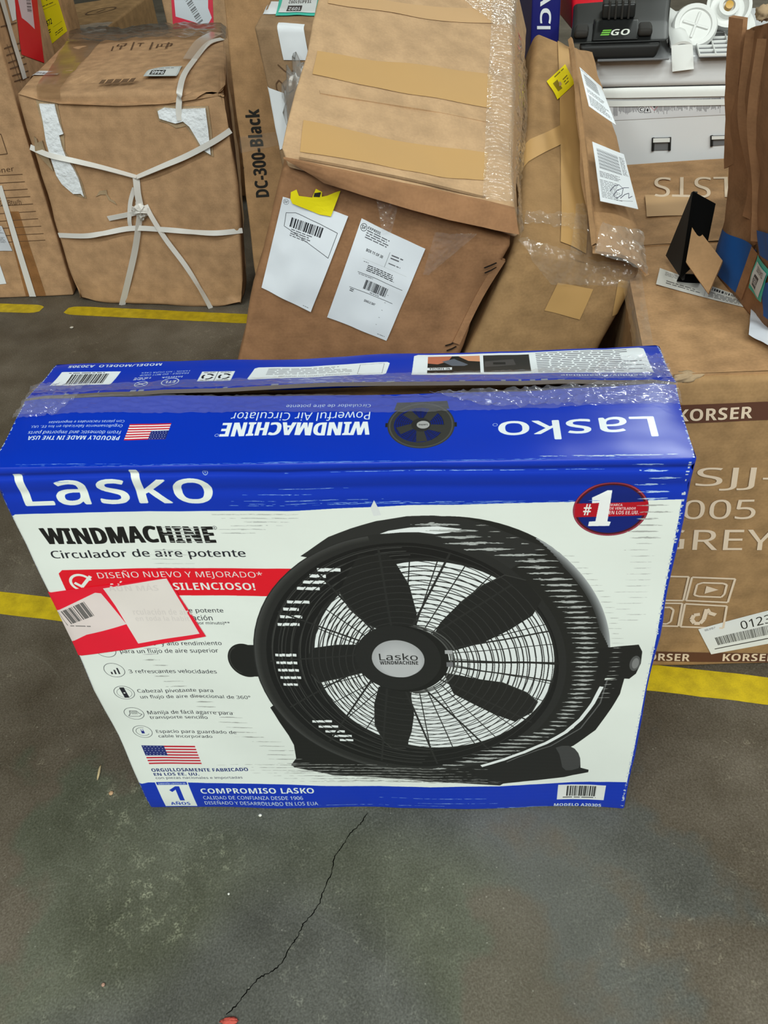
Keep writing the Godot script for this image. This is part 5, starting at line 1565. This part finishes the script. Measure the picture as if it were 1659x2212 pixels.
func build_right_side() -> void:
	# large printed carton at the right
	var g := carton([Vector3(0.3018,0,-0.7663),Vector3(0.9177,0,-0.6947),Vector3(0.3018,0.496,-0.7663),Vector3(0.9177,0.496,-0.6947),Vector3(0.4318,0,-1.426),Vector3(1.048,0,-1.355),Vector3(0.4318,0.496,-1.426),Vector3(1.048,0.496,-1.355)], 0.008, 0.004, 3.0, 81, [[Vector3(0.3351,0.5081,-0.75), 0.02, 0.012]])
	var t := thing("printed_carton", "large brown carton with dark stripes and pale lettering at the right", "carton")
	part("body", shell(g), M.kraft_dull, t)
	part("stripe", patch(g, "front", [Vector2(0.0067,0.065),Vector2(0.2158,0.0656),Vector2(0.2243,0.1147),Vector2(0.0121,0.1173)], 0.0008, 14), M.stripe, t, "dark brown printed stripe")
	part("printed_lettering", lettering(g, "front", "KORSER", [Vector2(0.0594,0.0763),Vector2(0.1919,0.0754),Vector2(0.1949,0.1082),Vector2(0.0636,0.1107)], true, 0.0014), M.ink_pale, t, "pale lettering")
	part("stripe", patch(g, "front", [Vector2(0.0209,0.9163),Vector2(0.3694,0.9444),Vector2(0.3764,0.9845),Vector2(0.0248,0.9629)], 0.0008, 14), M.stripe, t, "dark brown printed stripe")
	part("printed_lettering", lettering(g, "front", "KORSER", [Vector2(0.0749,0.9276),Vector2(0.1928,0.9356),Vector2(0.1951,0.9694),Vector2(0.0772,0.9615)], true, 0.0014), M.ink_pale, t, "pale lettering")
	part("printed_lettering", lettering(g, "front", "KORSER", [Vector2(0.2676,0.9387),Vector2(0.387,0.9446),Vector2(0.391,0.9783),Vector2(0.2705,0.9725)], true, 0.0014), M.ink_pale, t, "pale lettering")
	part("printed_lettering", lettering(g, "front", "SJJ-", [Vector2(0.1169,0.2456),Vector2(0.269,0.2494),Vector2(0.275,0.3205),Vector2(0.1211,0.3173)], false, 0.0012), M.ink_pale, t, "pale lettering")
	part("printed_lettering", lettering(g, "front", "005", [Vector2(0.1054,0.3463),Vector2(0.2442,0.3487),Vector2(0.251,0.4155),Vector2(0.11,0.4119)], false, 0.0012), M.ink_pale, t, "pale lettering")
	part("printed_lettering", lettering(g, "front", "GREY", [Vector2(0.0627,0.4449),Vector2(0.2985,0.4514),Vector2(0.306,0.5241),Vector2(0.0667,0.5166)], false, 0.0012), M.ink_pale, t, "pale lettering")
	var fr := []
	for q in [[Vector2(0.1563,0.6218),Vector2(0.2466,0.6296),Vector2(0.2452,0.7217),Vector2(0.1554,0.714),Vector2(0.1563,0.6218)], [Vector2(0.0636,0.614),Vector2(0.1493,0.6199),Vector2(0.1495,0.7139),Vector2(0.0654,0.7082),Vector2(0.0636,0.614)], [Vector2(0.1551,0.727),Vector2(0.2455,0.7366),Vector2(0.251,0.8269),Vector2(0.1565,0.8192),Vector2(0.1551,0.727)], [Vector2(0.0665,0.7194),Vector2(0.1489,0.725),Vector2(0.1511,0.8171),Vector2(0.0677,0.8116),Vector2(0.0665,0.7194)]]:
		fr.append(q)
	fr.append([Vector2(0.1814,0.6438),Vector2(0.2243,0.6467),Vector2(0.2328,0.6522),Vector2(0.2334,0.6883),Vector2(0.2284,0.701),Vector2(0.1809,0.698),Vector2(0.1703,0.6922),Vector2(0.1707,0.6506),Vector2(0.1814,0.6438)])
	fr.append([Vector2(0.1016,0.739),Vector2(0.1247,0.7395),Vector2(0.1331,0.751),Vector2(0.1324,0.7972),Vector2(0.1244,0.8068),Vector2(0.1037,0.8044),Vector2(0.0984,0.7926),Vector2(0.0994,0.7465),Vector2(0.1016,0.739)])
	part("printed_icons", ruled(g, "front", fr, 0.003, 0.0012), M.ink_pale, t, "pale square icons")
	part("printed_icons", outline(g, "front", [Vector2(0.1909,0.6565),Vector2(0.2183,0.6716),Vector2(0.1912,0.6873)], 0.0013), M.ink_pale, t)
	part("printed_icons", ruled(g, "front", [[Vector2(0.1925,0.7695),Vector2(0.1799,0.773),Vector2(0.1772,0.7903),Vector2(0.1853,0.806),Vector2(0.1975,0.8063),Vector2(0.2035,0.7909),Vector2(0.2047,0.7488)], [Vector2(0.2047,0.7488),Vector2(0.2118,0.7642),Vector2(0.2269,0.7721)]], 0.006, 0.0012), M.ink_pale, t)
	stick(t, g, "front", "serial", [Vector2(0.1966,0.8298),Vector2(0.3642,0.7412),Vector2(0.4008,0.8854),Vector2(0.2407,0.9405)], "serial_label", "white label with a barcode and number")
	part("rear_flap", outline(g, "top", [V(0.004, 0.004), V(0.996, 0.004), V(0.996, 0.485), V(0.004, 0.488)], 0.0006, 0.004), M.kraft, t, "rear top flap")
	part("front_flap", outline(g, "top", [V(0.004, 0.50), V(0.996, 0.497), V(0.996, 0.99), V(0.004, 0.99)], 0.0006, 0.004), M.kraft, t, "front top flap")
	part("printed_lettering", lettering(g, "top", "LSTS", [Vector2(0.2733,0.2639),Vector2(0.0978,0.2404),Vector2(0.1143,0.1191),Vector2(0.2942,0.1392)], false, 0.0056), M.ink_pale, t, "pale lettering seen upside down")
	part("tape", patch(g, "top", [Vector2(0.0779,0.2264),Vector2(0.1981,0.237),Vector2(0.1787,0.3478),Vector2(0.0691,0.3471)], 0.0055, 14), M.tape_pale, t, "tan packing tape")
	part("clear_tape", patch(g, "top", [Vector2(-0.0108,0.6247),Vector2(0.0256,0.6363),Vector2(0.0158,1.001),Vector2(-0.0159,0.999)], 0.0058, 40, 0.003, 50.0), M.film, t, "clear tape along the edge")
	part("paper_slip", patch(g, "top", [Vector2(0.0673,0.6077),Vector2(0.2321,0.7522),Vector2(0.2178,0.7829),Vector2(0.0516,0.6743)], 0.0062, 14), printed(label_art("manifest"), 0.7), t, "long white printed slip")
	part("paper_page", patch(g, "top", [Vector2(0.2116,0.8049),Vector2(0.2848,0.8669),Vector2(0.2554,0.9852),Vector2(0.1881,0.8992)], 0.007, 20, 0.012, 18.0, 3), printed(label_art("page"), 0.7), t, "torn white printed page")
	part("torn_corner", wad(Vector3(0.3456,0.494,-0.7682), Vector3(0.018, 0.006, 0.006), 12), M.torn, t)
	# white air conditioner behind it
	var ac := carton([Vector3(0.4049,0,-1.49),Vector3(0.7893,0,-1.379),Vector3(0.4049,0.604,-1.49),Vector3(0.7893,0.604,-1.379),Vector3(0.4984,0,-1.816),Vector3(0.8828,0,-1.706),Vector3(0.4984,0.604,-1.816),Vector3(0.8828,0.604,-1.706)], 0.006, 0.0)
	var lid := carton([Vector3(0.3994,0.606,-1.485),Vector3(0.7915,0.606,-1.373),Vector3(0.3994,0.65,-1.485),Vector3(0.7915,0.65,-1.373),Vector3(0.4962,0.606,-1.823),Vector3(0.8883,0.606,-1.711),Vector3(0.4962,0.65,-1.823),Vector3(0.8883,0.65,-1.711)], 0.010, 0.0)
	t = thing("air_conditioner", "white portable air conditioner standing behind the cartons", "air conditioner")
	part("body", shell(ac), M.white_plastic, t)
	part("lid", shell(lid), M.white_plastic, t, "white lid above a seam")
	part("ridge", patch(ac, "front", [V(0.0, 0.0), V(1.0, 0.0), V(1.0, 0.022), V(0.0, 0.022)], 0.005, 6), M.white_matt, t)
	part("ridge", patch(ac, "front", [V(0.0, 0.03), V(1.0, 0.03), V(1.0, 0.045), V(0.0, 0.045)], 0.003, 6), M.white_matt, t)
	part("rating_label", patch(ac, "front", [Vector2(0.0488,0.0351),Vector2(0.593,0.018),Vector2(0.6077,0.0693),Vector2(0.0554,0.0837)], 0.001, 10), printed(label_art("rating"), 0.4), t, "grey printed rating label")
	for q in [[Vector2(0.2932,0.1287),Vector2(0.3608,0.1278),Vector2(0.3664,0.1628),Vector2(0.2983,0.1638)], [Vector2(0.5267,0.1239),Vector2(0.605,0.1232),Vector2(0.6123,0.1489),Vector2(0.5341,0.1523)]]:
		var s := part("slot", patch(ac, "front", q, 0.0012, 4), M.grey_plastic, t, "dark rectangular slot")
		for e in [[0, 3], [1, 2]]:
			var a0: Vector3 = fpt(ac, "front", q[e[0]].x, q[e[0]].y, 0.002)
			var a1: Vector3 = fpt(ac, "front", q[e[1]].x, q[e[1]].y, 0.002)
			part("slot_side", tube(a0, a1, 0.0022), M.dark, s)
		part("slot_lip", patch(ac, "front", [q[0], q[1], q[1].lerp(q[2], 0.32), q[0].lerp(q[3], 0.32)], 0.005, 4), M.white_matt, s)
	# top recess with a grille of crossed bars
	var ux := (fpt(lid, "top", 1, 0.5) - fpt(lid, "top", 0, 0.5)).normalized()
	var uz := (fpt(lid, "top", 0.5, 0) - fpt(lid, "top", 0.5, 1)).normalized()
	var gp := Vector3(0.5592,0.652,-1.419)
	var gr := part("grille", bar(gp + Vector3(0, 0.0005, 0), ux * 0.14, Vector3(0, 0.002, 0), uz * 0.17, 0.0008), M.grey_plastic, t, "grille of crossed bars")
	for i in 6:
		part("grille_bar", bar(gp + ux * (0.024 * i) + Vector3(0, 0.002, 0), ux * 0.0022, Vector3(0, 0.005, 0), uz * 0.17, 0.0008), M.white_matt, gr)
	for i in 7:
		part("grille_bar", bar(gp + uz * (0.028 * i) + Vector3(0, 0.002, 0), ux * 0.135, Vector3(0, 0.004, 0), uz * 0.003, 0.0008), M.white_matt, gr)
	part("tray", bar(Vector3(0.4099,0.652,-1.456) , ux * 0.11, Vector3(0, 0.003, 0), uz * 0.2, 0.001), M.grey_plastic, t, "grey recessed tray")
	# bent white bracket hanging over the front edge
	var br := part("bracket", panel([Vector3(0.5255,0.6665,-1.452), Vector3(0.555,0.6683,-1.44), Vector3(0.5586,0.6349,-1.428), Vector3(0.5285,0.6309,-1.44)], 0.004, 8, 0.002, 0.0), M.white_matt, t, "bent white bracket over the front edge")
	part("bracket_arm", panel([Vector3(0.5599,0.6964,-1.62), Vector3(0.5737,0.6867,-1.58), Vector3(0.5551,0.6676,-1.44), Vector3(0.5256,0.6658,-1.452)], 0.004, 10, 0.006, 0.0), M.white_matt, br)
	# round white fittings lying on top
	var cap := thing("hose_coupling", "round white cap with a raised cross lying on the white unit", "cap")
	var ca := Vector3(0.5785,0.6829,-1.5)
	var cn := (Vector3(-0.12, 0.62, 0.80)).normalized()
	part("cap_body", lathe(ca - cn * 0.05, cn * 0.05, [Vector2(0, 0), Vector2(0.033, 0), Vector2(0.036, 0.3), Vector2(0.036, 0.88), Vector2(0.033, 1.0), Vector2(0.026, 1.0), Vector2(0.025, 0.93), Vector2(0, 0.93)], 36), M.white_matt, cap)
	var cx := cn.cross(Vector3.UP).normalized()
	var cy := cx.cross(cn)
	for an in [0.35, 0.35 + PI / 2]:
		var dx := cx * cos(an) + cy * sin(an)
		var dy := cn.cross(dx)
		part("cross_rib", bar(ca - dx * 0.021 - dy * 0.002 - cn * 0.006, dx * 0.042, dy * 0.004, cn * 0.006, 0.001), M.white_matt, cap)
	var fit := thing("hose_coupling", "round white fitting with a brass centre lying beside the cap", "fitting")
	var fa := Vector3(0.6414,0.7,-1.53)
	part("rim", lathe(fa - cn * 0.03, cn * 0.03, [Vector2(0, 0), Vector2(0.02, 0), Vector2(0.033, 0.4), Vector2(0.036, 1.0), Vector2(0.031, 1.0), Vector2(0.027, 0.6), Vector2(0.016, 0.55), Vector2(0.016, 0.95), Vector2(0.010, 0.95), Vector2(0.0095, 0.7), Vector2(0, 0.7)], 36), M.white_matt, fit)
	part("core", lathe(fa - cn * 0.01, cn * 0.012, [Vector2(0, 0), Vector2(0.006, 0), Vector2(0.0065, 0.9), Vector2(0, 1.0)], 20), M.brass, fit, "brass core")
	part("hose", band(smooth_path([Vector3(0.671,0.6825,-1.54), Vector3(0.6766,0.6655,-1.52), Vector3(0.6718,0.629,-1.5)], 6), 0.016, Vector3(0.2, 0.5, 0.8), [], 0.006), M.white_matt, fit, "white hose stub")
	build_charger(ux, uz)
	# open dark carton standing on the printed carton, cut by the right edge
	var k := carton([Vector3(0.4552,0.4975,-0.8151),Vector3(0.76,0.4975,-0.79),Vector3(0.4009,0.831,-0.83),Vector3(0.8,0.8,-0.8),Vector3(0.4635,0.4975,-1.001),Vector3(0.74,0.4975,-1.02),Vector3(0.4458,0.7757,-1.03),Vector3(0.8,0.79,-1.03)], 0.006, 0.010, 6.0, 91, [[Vector3(0.45,0.6318,-0.9431), 0.05, 0.012]])
	t = thing("open_carton", "crumpled brown carton with blue tape at the right edge of the frame", "carton")
	part("body", shell(k, ["front", "back", "left", "right", "bottom"]), M.kraft_red, t)
	part("blue_tape", patch(k, "left", [Vector2(-0.1277,0.8057),Vector2(0.6955,0.7325),Vector2(0.4847,0.9638),Vector2(-0.0456,0.9869)], 0.0015, 14), M.blue_tape, t, "blue tape")
	part("blue_tape", patch(k, "left", [Vector2(0.73,0.6508),Vector2(1.008,0.6127),Vector2(1.033,0.7067),Vector2(0.7952,0.7271)], 0.0015, 10), M.blue_tape, t, "blue tape")
	part("blue_tape", patch(k, "left", [Vector2(0.9132,0.8012),Vector2(1.105,0.7451),Vector2(1.147,0.92),Vector2(0.8655,0.9344)], 0.0015, 10), M.blue_tape, t, "blue tape")
	part("tag_border", patch(k, "left", [Vector2(0.7448,0.7369),Vector2(0.9894,0.7384),Vector2(0.8691,0.882),Vector2(0.6186,0.8919)], 0.0018, 10), M.teal, t, "teal border of the tag")
	part("number_tag", patch(k, "left", [Vector2(0.7596,0.7568),Vector2(0.9673,0.7545),Vector2(0.8442,0.8717),Vector2(0.6577,0.866)], 0.0026, 10), printed(label_art("tag"), 0.5), t, "white tag with a teal border")
	part("folded_flap", panel([Vector3(0.4299,0.7897,-1.02), Vector3(0.4363,0.79,-1), Vector3(0.4567,0.6392,-0.995), Vector3(0.4547,0.6236,-1.02)], 0.006, 14, 0.0, 0.005, 12.0, 5), M.kraft_red, t, "folded flap")
	for e in [[Vector2(0.3288,0.0223),Vector2(0.3381,0.2959),Vector2(0.3778,0.5258),Vector2(0.3482,0.6779)], [Vector2(0.5681,0.0577),Vector2(0.6047,0.2944),Vector2(0.6293,0.5086),Vector2(0.6833,0.6998)], [Vector2(0.6935,0.7271),Vector2(0.5995,0.8258),Vector2(0.5001,0.958)]]:
		var ps := []
		for p in e:
			ps.append(fpt(k, "left", p.x, p.y, 0.001))
		part("fold", band(smooth_path(ps, 6), 0.012, Vector3(-0.9, 0.2, 0.4), [], 0.003), M.kraft_red, t)
	part("torn_curl", wad(Vector3(0.4263,0.8089,-0.93), Vector3(0.008, 0.007, 0.008), 6), M.torn, t)
	# black channel and folded board standing on the printed carton
	t = thing("black_channel", "black plastic channel piece standing on the printed carton", "plastic part")
	part("back_plate", panel([Vector3(0.4133,0.6082,-1), Vector3(0.4379,0.5961,-0.985), Vector3(0.4234,0.547,-0.955), Vector3(0.4003,0.512,-0.965)], 0.006, 14, 0.012, 0.0, 1.0), M.jet, t, "black curved plate")
	part("side_plate", panel([Vector3(0.4138,0.6053,-1.005), Vector3(0.4165,0.6062,-1), Vector3(0.4031,0.5107,-0.962), Vector3(0.4033,0.514,-1.03)], 0.004, 8, 0.0, 0.0), M.black_matt, t)
	part("foot", panel([Vector3(0.4057,0.512,-0.9774), Vector3(0.4278,0.512,-0.9697), Vector3(0.4277,0.503,-0.9648), Vector3(0.4018,0.503,-0.9759)], 0.006, 10, 0.004, 0.0), M.jet, t)
	t = thing("folded_board", "folded piece of brown board leaning on the black channel", "cardboard piece")
	part("board", panel([Vector3(0.4136,0.5755,-0.985), Vector3(0.435,0.5479,-0.93), Vector3(0.4183,0.5143,-0.915), Vector3(0.3987,0.541,-0.95)], 0.005, 8, 0.0, 0.001), M.kraft, t)
	# blue printed box wedged behind the wrapped carton
	var q := carton([Vector3(0.3349,0.0044,-1.62),Vector3(0.3852,0.0002,-1.62),Vector3(0.3349,0.7384,-1.62),Vector3(0.3852,0.7342,-1.62),Vector3(0.3649,0.0044,-1.92),Vector3(0.4152,0.0002,-1.92),Vector3(0.3649,0.7384,-1.92),Vector3(0.4152,0.7342,-1.92)], 0.004, 0.001, 3.0, 95)
	t = thing("blue_box", "dark blue box with white letters behind the wrapped carton", "box")
	part("body", shell(q), std(Color(0.10, 0.11, 0.42), 0.4), t)
	part("printed_lettering", lettering(q, "front", "AC", [Vector2(0.6573,0.0018),Vector2(0.6882,0.0766),Vector2(0.3034,0.0766),Vector2(0.2822,0.0018)], true), M.paper, t, "white letters running down")
	part("printed_bar", patch(q, "front", [Vector2(0.2099,0.0804),Vector2(0.6753,0.0805),Vector2(0.6809,0.0872),Vector2(0.2144,0.0871)], 0.001, 4), M.paper, t)
	t = thing("red_case", "red case behind the black charger", "case")
	part("body", block([Vector3(0.4479,0.6295,-1.78), Vector3(0.5142,0.6254,-1.78), Vector3(0.4418,0.7133,-1.78), Vector3(0.5056,0.7109,-1.78), Vector3(0.439,0.6303,-1.78) + Vector3(0.02, 0, -0.2), Vector3(0.5142,0.6254,-1.78) + Vector3(0.02, 0, -0.2), Vector3(0.4331,0.714,-1.78) + Vector3(0.02, 0, -0.2), Vector3(0.5056,0.7109,-1.78) + Vector3(0.02, 0, -0.2)], 0.008), M.red, t)

func build_charger(ux: Vector3, uz: Vector3) -> void:
	var t := thing("battery_charger", "black battery charger with a green and white logo on the white unit", "charger")
	var o := Vector3(0.3881,0.654,-1.465)
	var y := Vector3(0, 1, 0)
	var w := 0.112
	part("base", block([o, o + ux * w, o - ux * 0.008 + y * 0.022, o + ux * (w + 0.008) + y * 0.022, o + uz * 0.15, o + ux * w + uz * 0.15, o - ux * 0.008 + uz * 0.16 + y * 0.022, o + ux * (w + 0.008) + uz * 0.16 + y * 0.022], 0.006), M.dark, t)
	var a := o - ux * 0.022 + y * 0.0225
	var W := w + 0.040
	var body := carton([a, a + ux * W, a + y * 0.018 + uz * 0.055 + ux * 0.002, a + ux * (W - 0.002) + y * 0.018 + uz * 0.055, a + uz * 0.17, a + ux * W + uz * 0.17, a + y * 0.03 + uz * 0.16 - ux * 0.004, a + ux * (W + 0.006) + y * 0.036 + uz * 0.16], 0.008, 0.0)
	part("body", shell(body), M.black, t)
	var p := a + ux * 0.034 + y * 0.004 + uz * 0.006
	var face := carton([p, p + ux * 0.072, p + y * 0.020 + uz * 0.040 + ux * 0.003, p + ux * 0.070 + y * 0.020 + uz * 0.040, p + uz * 0.03, p + ux * 0.072 + uz * 0.03, p + y * 0.020 + uz * 0.058, p + ux * 0.07 + y * 0.020 + uz * 0.058], 0.003, 0.0)
	part("logo_plate", shell(face), M.black, t, "raised front plate")
	part("logo", lettering(face, "front", "GO", [V(0.42, 0.45), V(0.82, 0.45), V(0.79, 0.75), V(0.38, 0.75)], true, 0.0006), std(Color(0.86, 0.87, 0.84), 0.4), t, "white logo letters")
	var green := std(Color(0.45, 0.72, 0.28), 0.4)
	for i in 3:
		var v := 0.46 + i * 0.105
		var s := 0.05 * (1.0 - (v - 0.45) / 0.3)
		part("logo_bar", outline(face, "front", [V(0.17 + s, v), V(0.36 + s, v), V(0.34 + s, v + 0.07), V(0.15 + s, v + 0.07)], 0.0006), green, t, "green logo bar")
	var r := p + y * 0.0205 + uz * 0.045 + ux * 0.012
	part("dock", bar(r, ux * 0.052, y * 0.022, uz * 0.07, 0.004), M.black, t, "battery dock")
	for i in 4:
		part("dock_rib", bar(r + ux * (0.010 + 0.010 * i) - uz * 0.004, ux * 0.0035, y * 0.026, uz * 0.03, 0.001), M.black_matt, t)
	for s in [0.006, 0.104]:
		part("shoulder", bar(a + ux * s + y * 0.006 + uz * 0.012, ux * 0.022, y * 0.012, uz * 0.05, 0.005), M.black_matt, t)

func build_debris() -> void:
	var bits := [["wood_splinter", "thin pale wood splinter on the floor left of the fan carton", "splinter", Vector3(-0.4311,0.0015,-0.6707), Vector3(0.0016, 0.001, 0.011), Color(0.74, 0.66, 0.50)], ["paper_scrap", "red and white scrap at the bottom edge of the frame", "scrap", Vector3(-0.2226,0.002,-0.3399), Vector3(0.009, 0.002, 0.004), Color(0.72, 0.30, 0.25)], ["wood_chip", "small tan chip on the floor near the carton's left corner", "chip", Vector3(-0.4078,0.0015,-0.6361), Vector3(0.003, 0.0012, 0.003), Color(0.72, 0.58, 0.44)], ["paint_fleck", "white fleck on the floor below the front band", "fleck", Vector3(-0.201,0.001,-0.5817), Vector3(0.0022, 0.0008, 0.0018), Color(0.86, 0.85, 0.80)], ["paint_fleck", "white fleck in the middle of the bare floor", "fleck", Vector3(-0.2348,0.001,-0.4813), Vector3(0.0013, 0.0006, 0.0013), Color(0.86, 0.85, 0.82)], ["pebble", "small pinkish pebble on the lower left floor", "pebble", Vector3(-0.3714,0.0015,-0.3906), Vector3(0.002, 0.0012, 0.002), Color(0.66, 0.52, 0.45)], ["paper_scrap", "small pale scrap on the floor behind the fan carton", "scrap", Vector3(-0.7695,0.002,-2.028), Vector3(0.005, 0.0015, 0.004), Color(0.78, 0.75, 0.70)]]
	for b in bits:
		var t := thing(b[0], b[1], b[2])
		part("piece", wad(b[3], b[4], 3), std(b[5], 0.8), t)

const LAMPS := [[-3.6, 2.2], [-1.2, 2.2], [1.2, 2.2], [3.6, 2.2], [-3.6, 4.8], [-1.2, 4.8], [1.2, 4.8], [3.6, 4.8], [-3.6, 7.4], [-1.2, 7.4], [1.2, 7.4], [3.6, 7.4], [2.6, -5.0], [5.0, -5.0]]
const LAMP_Y := 5.0
const LAMP_COLOR := Color(0.965, 1.0, 0.98)
const LAMP_ENERGY := 5.0

func _ready() -> void:
	# camera: a phone held about a metre up, tilted down and rolled a little
	var cam := Camera3D.new()
	cam.name = "camera"
	cam.position = Vector3(0, 1.004, 0)
	cam.basis = Basis(Vector3.RIGHT, -0.7107) * Basis(Vector3.BACK, -0.0981)
	cam.fov = 63.137
	cam.near = 0.02
	cam.far = 100
	add_child(cam)
	cam.current = true
	var we := WorldEnvironment.new()
	we.name = "environment"
	var env := Environment.new()
	env.background_mode = Environment.BG_COLOR
	env.background_color = Color.BLACK
	env.tonemap_mode = Environment.TONE_MAPPER_LINEAR
	env.tonemap_exposure = 1.75
	env.sdfgi_enabled = true
	env.ssao_enabled = true
	env.ssil_enabled = true
	we.environment = env
	add_child(we)
	make_materials()
	build_lamps()
	build_room()
	build_fan_carton()
	build_strapped_carton()
	build_left_row()
	build_upright_cartons()
	build_pile()
	build_right_side()
	build_debris()
